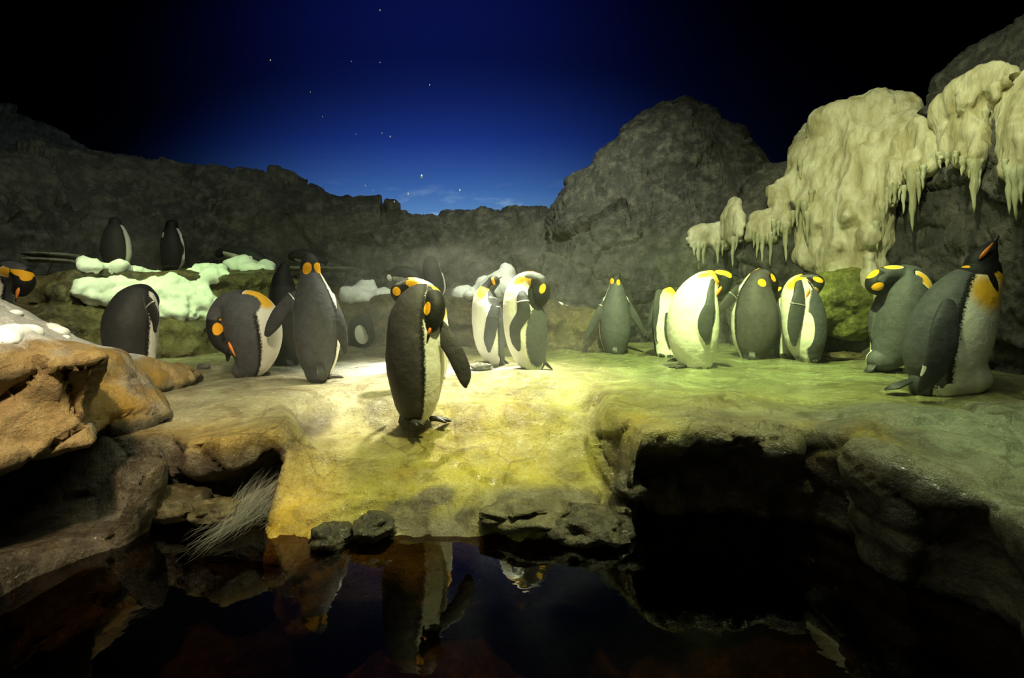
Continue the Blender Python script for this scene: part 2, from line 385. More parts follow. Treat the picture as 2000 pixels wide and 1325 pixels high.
cliff('rock_cliff', [(1055, 560, 7.3), (1070, 430, 7.2), (1095, 388, 7.1), (1115, 348, 7.1), (1170, 306, 7.0), (1215, 262, 7.0), (1245, 216, 7.0), (1290, 190, 7.0), (1340, 180, 6.9), (1380, 195, 6.9),
      (1410, 225, 6.8), (1450, 240, 6.7), (1475, 265, 6.6), (1500, 305, 6.6), (1560, 380, 6.6), (1600, 470, 6.6)], .7, -.1, M_CLIFF,
      'tall grey rock peak with a rounded top right of the blue mural', 23, 420, 150)
cliff('rock_cliff', [(1425, 560, 6.3), (1440, 400, 6.2), (1455, 350, 6.1), (1490, 315, 6.0), (1550, 288, 5.9), (1640, 260, 5.8), (1720, 250, 5.6)], .4, -.1, M_CLIFF,
      'rounded grey rock shoulder between the tall peak and the cream ice fall', 31, 220, 110)
cliff('rock_cliff', [(1530, 420, 5.9), (1550, 300, 5.8), (1600, 262, 5.6), (1660, 232, 5.4), (1740, 212, 5.1), (1790, 204, 4.9), (1815, 160, 4.8), (1835, 135, 4.75), (1870, 98, 4.6), (1930, 62, 4.3), (2000, 20, 4.0), (2090, -20, 3.7),
      (2250, -60, 3.2), (2500, -60, 2.6)], .35, -.15, M_CLIFF,
      'dark grey rock wall at the right with ice hanging down its face', 41, 460, 170)

# ---------------------------------------------------------------- the platform (floor)
def polysd(X, Y, poly):
    """signed distance in plan, negative inside"""
    P = np.array(poly, float); d = np.full(X.shape, 1e9); ins = np.zeros(X.shape, bool)
    for (x0, y0), (x1, y1) in zip(P, np.roll(P, -1, 0)):
        ex, ey = x1-x0, y1-y0; t = np.clip(((X-x0)*ex+(Y-y0)*ey)/(ex*ex+ey*ey+1e-12), 0, 1)
        d = np.minimum(d, (X-x0-t*ex)**2+(Y-y0-t*ey)**2)
        c = ((y0 > Y) != (y1 > Y)) & (X < ex*(Y-y0)/(ey+1e-12)+x0); ins ^= c
    d = np.sqrt(d); return np.where(ins, -d, d)
def smax(a, b, k):
    h = np.maximum(k-np.abs(a-b), 0)/k; return np.maximum(a, b)+h*h*k*.25
def smin(a, b, k): return -smax(-a, -b, k)
def blob(X, Y, cx, cy, rx, ry): return np.exp(-((X-cx)/rx)**2-((Y-cy)/ry)**2)

FP = [(-5.5, .9), (-1.75, .9), (-1.68, 1.7), (-1.55, 1.95), (-1.5, 2.22), (-1.62, 2.34), (-1.45, 2.27), (-1.2, 2.27), (-1.06, 2.38), (-1.0, 2.2), (-.93, 1.95), (-.6, 1.97), (-.35, 2.02),
      (-.12, 2.12), (.1, 2.1), (.4, 2.08), (.46, 2.28), (.52, 2.2), (.9, 2.18), (1.25, 2.16), (1.36, 2.02), (1.3, 1.86), (1.27, 1.72), (1.40, 1.56), (1.42, 1.35), (1.46, .9), (5.5, .9), (5.5, 9), (-5.5, 9)]
def floor_top(X, Y):
    n = 0.012*np.sin(X*5+Y*3)+.010*np.sin(X*9-Y*6+1)
    T = n.copy()
    T = T-.07*sstep(3.3, 2.25, Y)*(X < -1.0)
    ap = sstep(-1.22, -1.02, X+.10*np.sin(Y*7))*(1-sstep(.40, .54, X-.03*np.sin(Y*9)))         # the sloping apron
    yy = np.clip((3.45-Y)/1.37, 0, 1.3); slope = -.44*(yy**1.15)+.03*np.sin(Y*9+X*3)*sstep(3.4, 3, Y)
    T = T*(1-ap)+(slope+n)*ap
    T = T+.07*blob(X, Y, .08, 3.75, .35, .14)+.04*blob(X, Y, .2, 3.0, .25, .12)
    T = T-.29*sstep(-1.45, -1.6, X)*sstep(2.35, 2.15, Y)                                           # low shelf under the boulder
    rr = sstep(1.2, 1.7, X); T = T-rr*.10*sstep(2.3, 1.5, Y)+.11*blob(X, Y, 3.0, 3.1, .5, .3)+.05*blob(X, Y, 1.9, 2.1, .25, .3)
    T = T+.05*sstep(5.6, 6.6, Y)
    return T
def tint_floor(V):
    X, Y, Z = V[:, 0], V[:, 1], V[:, 2]; px = HX+X/Y*F; nz = fbm(V*2.2, 3, 60); nf = fbm(V*7, 3, 70)
    def lerp(c, col, w): w = np.clip(w, 0, 1)[:, None]; return c*(1-w)+np.array(col)*w
    c = np.tile(np.array([.36, .36, .13]), (len(V), 1))
    c = lerp(c, (.62, .55, .36), sstep(-.9, -1.3, X+nz*.3)*.8)                       # tan, left plateau
    c = lerp(c, (.60, .36, .05), sstep(-.95, -1.15, X+nf*.2)*sstep(2.62, 2.4, Y+nz*.15)*.85)  # orange ledge
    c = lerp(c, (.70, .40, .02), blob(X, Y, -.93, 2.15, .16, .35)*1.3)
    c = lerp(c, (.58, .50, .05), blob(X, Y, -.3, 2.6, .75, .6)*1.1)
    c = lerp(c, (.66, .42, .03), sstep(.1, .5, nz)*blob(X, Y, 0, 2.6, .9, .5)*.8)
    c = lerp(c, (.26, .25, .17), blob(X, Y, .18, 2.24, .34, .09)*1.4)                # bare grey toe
    c = lerp(c, (.16, .14, .10), blob(X, Y, -.3, 2.14, .22, .08)*1.2)
    c = lerp(c, (.60, .55, .36), blob(X, Y, -1.3, 3.3, .9, .7)*1.1)
    for bx, by, br in ((-.46, 2.22, .12), (-.33, 2.30, .08), (-.72, 2.12, .07), (-.2, 2.2, .06)): c = lerp(c, (.10, .085, .045), sstep(.35, .75, blob(X, Y, bx, by, br*1.3, br*.8)+nf*.35)*.9)
    c = lerp(c, (.80, .80, .74), blob(X, Y, -1.05, 4.35, .85, .5)*1.3)                # frost on the ledge
    c = lerp(c, (.80, .80, .74), blob(X, Y, -.2, 4.15, .35, .3)*1.1)
    c = lerp(c, (.34, .40, .20), sstep(.5, 1.2, X)*sstep(2.8, 3.5, Y)*.7)
    c = lerp(c, (.36, .34, .20), sstep(.6, .9, X)*sstep(2.8, 2.4, Y)*.9)
    c = lerp(c, (.42, .48, .28), sstep(1.4, 1.8, X+nz*.2)*sstep(2.7, 2.2, Y)*.9)
    c = lerp(c, (.60, .46, .04), blob(X, Y, 1.38, 2.1, .14, .2)*.9*(.6+nf))
    c = lerp(c, (.035, .022, .010), sstep(-1.42, -1.58, X)*sstep(2.55, 2.3, Y+.3*(X < -1.9)*0)*sstep(-.02, -.12, Z)*1.0)  # low shelf: brown rock, with the shade under the boulder painted in
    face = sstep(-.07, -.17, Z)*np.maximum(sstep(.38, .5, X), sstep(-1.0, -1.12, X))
    c = lerp(c, (.08, .055, .03), face*.9)  # steep faces below the lip: their shade is painted in as dark brown
    return np.clip(c*(1+.4*nf[:, None]), .01, .9)
def build_floor():
    h = .019
    lo = np.array([-3.4, 1.15, -.75]); hi = np.array([3.4, 4.55, .42]); n = np.ceil((hi-lo)/h).astype(int)+1
    x = lo[0]+h*np.arange(n[0]); y = lo[1]+h*np.arange(n[1]); z = lo[2]+h*np.arange(n[2])
    X, Y = np.meshgrid(x, y, indexing='ij'); P = polysd(X+.04*np.sin(Y*11+X*4), Y+.035*np.sin(X*13)+.02*np.sin(X*29), FP); T = floor_top(X, Y)
    und = .24*sstep(-1.62, -1.5, X)*(1-sstep(-1.14, -.98, X))*1.2+.16*sstep(.5, .6, X)*(1-.8*sstep(1.15, 1.3, X))+.02
    und = und*(1-.6*blob(X, Y, -1.38, 2.3, .1, .4))
    D = np.empty(n, np.float32)
    for k, zz in enumerate(z):
        lip = T-.07-.07*sstep(-1.0, -1.2, X); g = sstep(0.0, .18, lip-zz); low = sstep(-.33, -.42, zz)*.5
        pd = P+und*g*(1-low*(X < -.9))*(1+.12*np.sin(X*17+zz*20))+.008*np.sin(zz*60+X*3)*g
        D[:, :, k] = smax(zz-T, pd, .055)
    D[0] = D[-1] = 1; D[:, -1] = 1; D[:, 0] = 1; D[:, :, 0] = 1
    V, Q = nets(D, lo, h); N = normals(V, Q)
    f1, c1 = facet(V*np.array([2.2, 2.2, 3.2])+fbm(V*2, 2, 4)[:, None]*.3, 77)
    up = np.clip(N[:, 2], 0, 1); a = 1-.72*up*sstep(2.3, 3.2, V[:, 1])-.15*up
    d = .022*fbm(V*2.5, 3, 5)+.020*f1+.013*fbm(V*9, 3, 8)+.006*ridged(V*16, 3, 9)-.02*(1-sstep(0, .06, c1))
    edge = (V[:, 1] > 4.45) | (np.abs(V[:, 0]) > 3.3); d[edge] = 0
    d = d+(.028*ridged(V*np.array([5, 7, 6]), 3, 12)+.02*f1)*sstep(1.45, 1.8, V[:, 0])*sstep(2.75, 2.4, V[:, 1])*(1-edge)
    V = V+N*(d*a)[:, None]
    return V, Q
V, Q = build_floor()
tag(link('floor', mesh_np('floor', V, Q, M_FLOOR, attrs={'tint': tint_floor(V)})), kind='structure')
FV = V
# rear part of the floor, coarser, up to the cliffs
def grid_obj(name, xs, ys, fz, mat, thick=.4, attrs=None, disp=None):
    X, Y = np.meshgrid(xs, ys, indexing='ij'); Z = fz(X, Y); V = np.stack([X, Y, Z], -1).reshape(-1, 3); n, m = X.shape
    i = (np.arange(n-1)[:, None]*m+np.arange(m-1)[None]); Q = np.stack([i, i+m, i+m+1, i+1], -1).reshape(-1, 4)
    if disp: N = normals(V, Q); V = V+N*disp(V)[:, None]
    B = V.copy(); B[:, 2] -= thick; Q2 = Q[:, ::-1]+len(V)
    e = np.concatenate([np.arange(m), np.arange(1, n)*m+m-1, (n-1)*m+np.arange(m-2, -1, -1), np.arange(n-2, 0, -1)*m]); e2 = np.roll(e, -1)
    S = np.stack([e2, e, e+len(V), e2+len(V)], 1)
    VV = np.vstack([V, B]); QQ = np.vstack([Q, Q2, S[:, ::-1]]); at = attrs(VV) if attrs else None
    return link(name, mesh_np(name, VV, QQ, mat, attrs=at))
o = grid_obj('floor_rear', np.arange(-5.6, 5.2, .035), np.arange(4.46, 8.2, .035), lambda X, Y: floor_top(X, Y)-.002, M_FLOOR, .35,
             lambda V: {'tint': tint_floor(V)}, lambda V: .012*fbm(V*5, 3, 6)*.5)
tag(o, kind='structure')
for sx in (-1, 1):
    o = grid_obj('floor_side', np.arange(3.3, 6.2, .05)*sx if sx > 0 else np.arange(-6.2, -3.28, .05), np.arange(1.0, 4.5, .05), lambda X, Y: -.03+0*X, M_FLOOR, .35, lambda V: {'tint': tint_floor(V)}, lambda V: .02*fbm(V*5, 3, 6))
    tag(o, kind='structure')

# pool bed and water
def bed(X, Y):
    z = -1.25+.05*np.sin(X*3+Y*2)
    z = z+.42*np.exp(-((X+.35)/.55)**2-((Y-2.2)/.55)**2)+.25*np.exp(-((X-.4)/.8)**2-((Y-2.7)/.4)**2)+.3*np.exp(-((X-1.35)/.3)**2-((Y-2.2)/.5)**2)
    return z
o = grid_obj('pool_bed', np.arange(-3, 3, .03), np.arange(.2, 3.6, .03), bed, M_BED, .1, None, lambda V: .05*fbm(V*6, 4, 3)); tag(o, kind='structure')
def water_mat():
    m = NT('dark_pool_water'); m.n.remove(m.b)
    nz = m.noise(3.2, 3, m.mapping((1, 1.6, 1))); n2 = m.noise(14, 2)
    b = m.bump(n2, .03, .01, m.bump(nz, .035, .03))
    g = m.n.new('ShaderNodeBsdfGlossy'); g.inputs['Roughness'].default_value = .015; m.lk(b, g.inputs['Normal'])
    t = m.n.new('ShaderNodeBsdfTransparent'); t.inputs[0].default_value = (.30, .20, .09, 1)
    fr = m.n.new('ShaderNodeFresnel'); fr.inputs[0].default_value = 1.33; m.lk(b, fr.inputs['Normal'])
    mx = m.n.new('ShaderNodeMixShader'); m.lk(fr.outputs[0], mx.inputs[0]); m.lk(t.outputs[0], mx.inputs[1]); m.lk(g.outputs[0], mx.inputs[2]); m.lk(mx.outputs[0], m.out.inputs[0])
    return m.m
M_WATER = water_mat()
xs = np.arange(-2.6, 2.6, .05); ys = np.arange(.3, 3.3, .05); X, Y = np.meshgrid(xs, ys, indexing='ij'); n, m_ = X.shape
i = (np.arange(n-1)[:, None]*m_+np.arange(m_-1)[None]); Q = np.stack([i, i+m_, i+m_+1, i+1], -1).reshape(-1, 4)
V = np.stack([X, Y, WATER+.0015*np.sin(X*14+Y*5)], -1).reshape(-1, 3)
tag(link('pool_water', mesh_np('pool_water', V, Q, M_WATER)), 'still dark pool water in front of the rock ledge mirroring the penguins', 'water')

# ---------------------------------------------------------------- boulder at the left
HP = [(-5.2, .8), (-1.66, .8), (-1.70, 1.4), (-1.72, 1.74), (-1.62, 1.92), (-1.68, 2.02), (-1.78, 2.2), (-1.98, 2.6), (-2.12, 2.95), (-2.26, 3.4), (-2.46, 3.9), (-2.75, 4.35), (-5.2, 4.3)]
def build_boulder():
    h = .02; lo = np.array([-3.6, .95, -.16]); hi = np.array([-1.3, 4.55, 1.0]); n = np.ceil((hi-lo)/h).astype(int)+1
    x = lo[0]+h*np.arange(n[0]); y = lo[1]+h*np.arange(n[1]); z = lo[2]+h*np.arange(n[2]); X, Y = np.meshgrid(x, y, indexing='ij')
    P = polysd(X+.05*np.sin(Y*9), Y+.04*np.sin(X*12), HP)
    rim = np.interp(Y, [1.0, 1.9, 2.1, 2.6, 2.9, 3.4, 3.9, 4.4], [.38, .37, .34, .285, .25, .14, .04, -.03])
    ins = np.clip(-P, 0, 3); T = rim+.34*sstep(0, .95, ins)*sstep(4.2, 2.6, Y)*1.0+.015*np.sin(X*9+Y*7)
    D = np.empty(n, np.float32)
    for k, zz in enumerate(z):
        und = .30*sstep(.0, -.10, zz)*sstep(2.4, 2.0, Y)+.03*np.sin(zz*16+X*4)-.10*sstep(.35, -.05, zz)*sstep(2.0, 2.6, Y)
        D[:, :, k] = smax(zz-T, P+und+.12*sstep(.1, .36, zz)*sstep(1.95, 2.1, Y)*sstep(2.6, 2.3, Y)*0, .12)
    D[0] = 1; D[:, 0] = 1; D[:, -1] = 1; D[:, :, 0] = 1; D[:, :, -1] = 1
    V, Q = nets(D, lo, h); N = normals(V, Q)
    f1, c1 = facet(V*np.array([2.6, 2.6, 3.0])+fbm(V*2, 2, 14)[:, None]*.3, 177)
    a = 1-.65*np.clip(N[:, 2], 0, 1)
    d = .04*fbm(V*2.5, 3, 15)+.035*f1+.018*fbm(V*8, 3, 18)+.01*ridged(V*14, 3, 19)-.035*(1-sstep(0, .06, c1))
    V = V+N*(d*a)[:, None]
    nz = fbm(V*3, 3, 33); nf = fbm(V*8, 3, 34)
    def lerp(c, col, w): w = np.clip(w, 0, 1)[:, None]; return c*(1-w)+np.array(col)*w
    c = np.tile(np.array([.72, .50, .19]), (len(V), 1)); c = lerp(c, (.66, .40, .05), sstep(-.1, .35, nz)); c = lerp(c, (.55, .52, .45), sstep(.05, .4, nf)*.7)
    c = lerp(c, (.34, .30, .12), sstep(2.1, 2.5, V[:, 1])*sstep(.3, -.3, N[:, 2]-.3)); c = lerp(c, (.10, .08, .05), sstep(.0, -.06, V[:, 2]))  # foot of the boulder darkened: undercut shade put into the tint
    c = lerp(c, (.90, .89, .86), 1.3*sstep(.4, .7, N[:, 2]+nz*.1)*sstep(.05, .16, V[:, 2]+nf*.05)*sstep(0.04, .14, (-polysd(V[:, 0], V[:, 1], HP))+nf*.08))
    return V, Q, c
V, Q, c = build_boulder(); BV = V
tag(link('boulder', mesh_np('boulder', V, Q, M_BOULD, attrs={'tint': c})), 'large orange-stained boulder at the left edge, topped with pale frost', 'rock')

# ---------------------------------------------------------------- back terrace
FACE = [(-6.4, 3.9), (-4.9, 4.7), (-4.2, 5.0), (-3.75, 5.5), (-3.4, 5.95), (-2.9, 6.3), (-2.1, 6.75), (-1.3, 6.75), (-.7, 6.6), (0, 6.35), (.5, 6.1), (.95, 6.1), (1.08, 6.4), (1.0, 7.6), (1, 8.7), (-6.4, 8.7)]
def ter_top(X, Y):
    t = np.interp(X, [-6, -4.6, -4, -3.2, -2.7, -2.0, -1.2, 0, .5, 1.1], [.82, .84, .9, .92, .86, .70, .66, .64, .55, .46])
    return t+.16*sstep(6.0, 7.0, Y)*sstep(-2.6, -3.4, X)+.02*np.sin(X*6+Y*4)
def build_terrace():
    h = .034; lo = np.array([-6.0, 4.0, -.15]); hi = np.array([1.3, 8.4, 1.35]); n = np.ceil((hi-lo)/h).astype(int)+1
    x = lo[0]+h*np.arange(n[0]); y = lo[1]+h*np.arange(n[1]); z = lo[2]+h*np.arange(n[2]); X, Y = np.meshgrid(x, y, indexing='ij')
    P = polysd(X+.05*np.sin(Y*9), Y+.06*np.sin(X*7)+.03*np.sin(X*17), FACE); T = ter_top(X, Y)
    D = np.empty(n, np.float32)
    for k, zz in enumerate(z):
        st = -.28*(1-sstep(.0, .75, zz))-.05*np.sin(zz*22+X*1.5)*.6
        st = st*np.where(X < -3.3, 1.5, 1.0)
        D[:, :, k] = smax(zz-T, P+st+.05, .10)
    D[0] = 1; D[-1] = 1; D[:, 0] = 1; D[:, -1] = 1; D[:, :, 0] = 1; D[:, :, -1] = 1
    V, Q = nets(D, lo, h); N = normals(V, Q); a = 1-.5*np.clip(N[:, 2], 0, 1)
    V2 = rockify(V, N, 1.0, 51, 2.0); return V+(V2-V)*a[:, None]*.8, Q
V, Q = build_terrace(); TV = V
tag(link('rock_terrace', mesh_np('rock_terrace', V, Q, M_BANK)), 'mossy brown rock terrace in front of the back cliff with snow on top', 'rock')

# ---------------------------------------------------------------- snow, ice, stones, water
def hit(px, py, VV, r=9):
    x = HX+VV[:, 0]/VV[:, 1]*F; y = HY-(VV[:, 2]-CZ)/VV[:, 1]*F; dd = np.hypot(x-px, y-py)
    for rr in (r, r*2, r*3.3):
        m = dd < rr
        if m.sum() > 2: return float(np.percentile(VV[m, 1], 12))
    return None
def biggest(V, Q):
    lab = np.arange(len(V))
    for _ in range(400):
        m = lab[Q].min(1); new = lab.copy(); 
        for k in range(4): np.minimum.at(new, Q[:, k], m)
        new = new[new]
        if (new == lab).all(): break
        lab = new
    ids, cnt = np.unique(lab, return_counts=True); keep = lab == ids[cnt.argmax()]; mp = np.cumsum(keep)-1
    return V[keep], mp[Q[keep[Q].all(1)]]
def lumps(name, pts, mat, label, cat, h=.02, k=.06, rough=.012, surf=None, parent=None, off=0.0, fs=14, flat=1.0):
    """pts: (px, py, d or None, r px); a smooth union of lumps resting on surf"""
    L = []
    for p in pts:
        d = p[2] if p[2] else None
        if d is None:
            d = hit(p[0], p[1], surf); 
            if d is None: continue
            d += off-(.07*rng.random() if name == 'snow_heap' else 0)
        c = W(p[0], p[1], d); L.append([*c, p[3]*d/F])
    L = np.array(L); lo = (L[:, :3]-L[:, 3:]).min(0)-.06; hi = (L[:, :3]+L[:, 3:]).max(0)+.06
    v = Vol(lo, hi, h, max(.06, k*1.02))
    for q in L: v.chain(np.array([q, q+np.array([.001, 0, 0, 0])]), k, (0, 0, 1), flat) if flat > 1 else v.chain(np.array([q, q+np.array([.001, 0, 0, 0])]), k)
    V, Q = biggest(*v.mesh()); N = normals(V, Q); V = V+N*(rough*fbm(V*fs, 3, 8)+rough*1.6*fbm(V*fs*.35, 2, 5))[:, None]
    root = V.mean(0); root[2] = V[:, 2].min(); o = link(name, mesh_np(name, V-root, Q, mat), parent, root); 
    if label: tag(o, label, cat)
    return o, V
def scatter(outline, n, rmin, rmax, seed):
    """lump centres inside a polygon given in the terrace's own pixel plan"""
    r = np.random.default_rng(seed); P = np.array(outline, float); out = []
    while len(out) < n:
        x, y = r.uniform(P[:, 0].min(), P[:, 0].max()), r.uniform(P[:, 1].min(), P[:, 1].max())
        if polysd(np.array([x]), np.array([y]), outline)[0] < 0: out.append((x, y, None, r.uniform(rmin, rmax)))
    return out
A_ = scatter([(165, 516), (215, 516), (275, 536), (330, 546), (372, 534), (398, 517), (430, 522), (450, 532), (440, 545), (390, 552), (420, 570), (420, 620), (360, 622), (320, 612), (265, 590), (190, 588), (148, 572), (160, 556), (230, 540), (165, 520)], 330, 8, 15, 3)
lumps('snow_heap', A_, M_SNOW, 'big lumpy snow heap lit green-white, spilling down the terrace at left', 'snow', .022, .045, .026, TV, off=.04, fs=20)
A_ = scatter([(440, 512), (470, 508), (530, 520), (534, 535), (500, 548), (440, 542)], 45, 7, 11, 5)
lumps('snow_ridge', A_, M_SNOW, 'pale snow ridge in front of the lying penguin on the terrace', 'snow', .024, .05, .015, TV, off=.02)
lumps('snow_patch', scatter([(672, 556), (700, 546), (730, 550), (762, 578), (760, 586), (672, 580)], 34, 5, 9, 6), M_SNOW, 'flat snow patch on the terrace edge right of the upright penguin', 'snow', .022, .12, .02, TV, off=.0)
lumps('snow_patch', scatter([(880, 574), (930, 562), (965, 545), (1000, 560), (1000, 596), (940, 586), (885, 586)], 46, 7, 11, 7)+[(988, 524, 6.6, 9), (990, 540, 6.6, 14), (985, 558, 6.6, 19), (960, 568, 6.6, 13), (972, 578, 6.55, 14), (940, 575, 6.55, 11), (915, 578, 6.55, 9)], M_SNOW,
      'snow mound heaped up behind the two bright penguins at centre', 'snow', .022, .12, .02, TV, off=.0)
lumps('snow_patch', scatter([(1066, 590), (1095, 592), (1132, 606), (1128, 612), (1066, 602)], 22, 4, 6, 8), M_SNOW, 'thin snow patch on the right end of the terrace', 'snow', .02, .04, .008, TV, off=.02)
chunks = [((20, 655, 34), (50, 652, 26), (-10, 660, 34), (5, 668, 26)), ((92, 652, 22), (112, 650, 20), (78, 657, 16), (100, 640, 16)), ((128, 660, 9), (138, 662, 6)), ((30, 612, 12), (50, 614, 8))]
for g, lb in zip(chunks, ('largest pale snow chunk at the left edge on the boulder', 'rounded snow chunk on the boulder, right of the largest', 'small snow chunk near the right end of the boulder frost', 'small snow chunk higher up the frost near the left edge')):
    o, v = lumps('snow_chunk', [(x, y, None, r) for x, y, r in g], M_SNOW, lb, 'snow', .012, .05, .008, BV, off=.015, fs=14, flat=1.5); o['group'] = 'snow chunks on the boulder'

CV = np.vstack([CLV[2], CLV[3], CLV[4]])
def drape(px, y0, y1, r0, r1, off=.02, n=7):
    out = []; last = None
    for k, t in enumerate(np.linspace(0, 1, n)):
        x = px+rng.normal(0, 2.5); y = y0+(y1-y0)*t; d = hit(x, y, CV, 14) or last or 5.3
        d = d if last is None else min(d, last+.05); last = d; r = (r0+(r1-r0)*t); c = W(x, y, d-off); out.append([*c, r*d/F])
    return np.array(out)
def icicle(px, y0, y1, w, d, parent, rl):
    a, b = W(px, y0, d), W(px+rng.normal(0, 2), y1, d); n = 9; s_ = d/F
    P = [a+(b-a)*t+np.array([math.sin(t*9+px)*.004, 0, 0]) for t in np.linspace(0, 1, n)]
    R = np.array([(1-t)**.8*w*(1+.22*math.sin(t*17+px))+.7 for t in np.linspace(0, 1, n)])*s_
    v, q = tube(P, R, 1.1, (0, -1, 0), 9); link('icicle', mesh_np('icicle', v-rl, q, M_ICICLE), parent)
def ice(name, cols, ics, label, h=.02, k=.06, rough=.03):
    ch = [drape(*c) for c in cols]; A = np.vstack(ch); lo = (A[:, :3]-A[:, 3:]).min(0)-.08; hi = (A[:, :3]+A[:, 3:]).max(0)+.08
    v = Vol(lo, hi, h, .07)
    for c in ch: v.chain(c, k)
    r = np.random.default_rng(len(cols))
    for _ in range(int(len(cols)*2.2)):
        c = cols[r.integers(len(cols))]; t = r.uniform(0, .75); L_ = (c[2]-c[1]); x = c[0]+r.normal(0, c[3]*.5); rr_ = c[3]*r.uniform(.22, .5)
        v.chain(drape(x, c[1]+L_*t, c[1]+L_*min(1, t+r.uniform(.15, .5)), rr_*1.25, rr_*.4, off=.02+c[3]*.0042*r.uniform(.6, 1.3), n=6), .035)
    V, Q = v.mesh(); N = normals(V, Q); P = V*np.array([1, 1, .35])
    V = V+N*(rough*1.5*fbm(V*5*np.array([1, 1, .6]), 3, 8)+rough*.9*ridged(P*9, 3, 4))[:, None]
    root = np.array([V[:, 0].mean(), V[:, 1].mean(), V[:, 2].min()]); e = tag(empty(name, root), label, 'ice')
    link('ice_mass', mesh_np('ice_mass', V-root, Q, M_ICE), e)
    for px, y0, y1, w in ics:
        x = HX+V[:, 0]/V[:, 1]*F; y = HY-(V[:, 2]-CZ)/V[:, 1]*F; m = np.hypot(x-px, y-y0) < 14
        d = float(V[m, 1].min())+.03 if m.sum() else (hit(px, y0, CV, 14) or 5)-.1
        icicle(px, y0-8, y1, w, d, e, root)
    return e
ice('ice_fall', [(1352, 455, 480, 8, 6), (1368, 450, 482, 10, 7), (1385, 448, 470, 10, 7), (1402, 445, 485, 9, 7), (1420, 430, 480, 12, 8), (1432, 400, 465, 9, 10), (1440, 392, 455, 7, 8), (1446, 425, 470, 6, 5), (1360, 452, 474, 8, 7), (1376, 449, 474, 10, 7), (1394, 447, 476, 9, 7), (1411, 440, 480, 11, 8), (1426, 415, 474, 12, 9), (1438, 420, 470, 12, 9)],
    [(1356, 480, 500, 4), (1364, 482, 527, 4.5), (1376, 480, 520, 4), (1402, 480, 518, 4.5), (1412, 478, 500, 3), (1432, 470, 522, 4), (1441, 466, 490, 3)], 'small cream ice patch with thin icicles on the tall grey peak', .018, .05, .014)
ice('ice_fall', [(1470, 425, 465, 7, 7), (1484, 420, 470, 9, 8), (1500, 418, 470, 8, 6), (1476, 422, 462, 8, 8), (1492, 420, 468, 9, 8), (1507, 412, 466, 10, 7)],
    [(1480, 465, 505, 4), (1490, 470, 515, 4.5), (1505, 465, 520, 4), (1472, 460, 485, 3)], 'smallest faint ice clump in the gap left of the great ice fall', .018, .05, .012)
ice('ice_fall', [(1515, 375, 440, 14, 9), (1528, 360, 450, 16, 10), (1545, 350, 420, 18, 12), (1568, 270, 340, 16, 13), (1560, 290, 400, 14, 12), (1580, 262, 500, 22, 22), (1595, 400, 510, 22, 22), (1612, 240, 470, 26, 28), (1640, 225, 500, 28, 28), (1655, 400, 525, 32, 20), (1670, 218, 500, 28, 34),
      (1700, 210, 470, 26, 34), (1690, 430, 530, 32, 18), (1575, 480, 505, 18, 18), (1725, 205, 400, 26, 16), (1750, 205, 370, 24, 14), (1775, 215, 340, 24, 12), (1790, 270, 360, 20, 10), (1810, 260, 330, 20, 14), (1830, 270, 310, 16, 12), (1735, 300, 380, 18, 10), (1630, 500, 560, 30, 30), (1665, 520, 575, 28, 26), (1700, 500, 560, 22, 26), (1720, 560, 590, 18, 16)],
    [(1512, 440, 468, 5), (1520, 440, 462, 4), (1533, 445, 512, 6), (1549, 420, 445, 5), (1558, 400, 446, 5), (1570, 400, 470, 6), (1576, 420, 480, 5), (1585, 380, 430, 5), (1562, 320, 350, 5), (1712, 440, 490, 7), (1724, 410, 470, 6), (1735, 375, 420, 5), (1748, 365, 400, 5), (1757, 360, 392, 4),
      (1766, 370, 418, 5), (1782, 340, 454, 10), (1793, 345, 400, 6), (1803, 330, 370, 6), (1740, 370, 400, 4), (1833, 305, 330, 5)], 'great cream ice fall with icicles draped over the dark wall, mossy below')
ice('ice_fall', [(1850, 215, 300, 22, 14), (1865, 200, 300, 24, 14), (1888, 180, 300, 28, 16), (1910, 165, 290, 28, 14), (1935, 150, 215, 26, 14), (1905, 260, 330, 16, 12), (1880, 270, 320, 14, 10), (1950, 150, 200, 20, 14), (1965, 150, 190, 20, 14)],
    [(1851, 305, 330, 6), (1868, 305, 322, 5), (1882, 315, 345, 7), (1903, 320, 416, 10), (1912, 320, 380, 7), (1925, 225, 300, 6), (1895, 318, 350, 5)], 'cream ice sheet with a long icicle below the dark upper boulder')
ice('ice_fall', [(1968, 215, 330, 18, 14), (1985, 180, 340, 24, 18), (2005, 165, 330, 26, 20), (1995, 250, 330, 20, 16), (2030, 160, 340, 30, 20)],
    [(1972, 330, 420, 9), (1984, 335, 430, 10), (1996, 330, 400, 8), (1963, 320, 360, 5), (2012, 330, 410, 8)], 'cream ice curtain cut off by the right edge, faint icicles below')
lumps('mossy_mound', [(1600, 560, 5.35, 26), (1650, 555, 5.3, 30), (1700, 560, 5.2, 26), (1572, 565, 5.4, 20), (1580, 590, 5.4, 26), (1590, 615, 5.35, 22), (1600, 600, 5.3, 38), (1640, 590, 5.3, 46), (1680, 595, 5.25, 40), (1712, 580, 5.2, 30), (1650, 630, 5.3, 26), (1690, 625, 5.25, 22), (1665, 648, 5.3, 16), (1620, 625, 5.35, 20), (1728, 600, 5.2, 24)], rock_mat('green_moss_rock', (.14, .16, .02), (.42, .48, .06), (.72, .74, .2), .7, .2, 2.5, bump=1.3),
      'bright green mossy mound hanging below the great ice fall', 'rock', .02, .08, .05, fs=8)

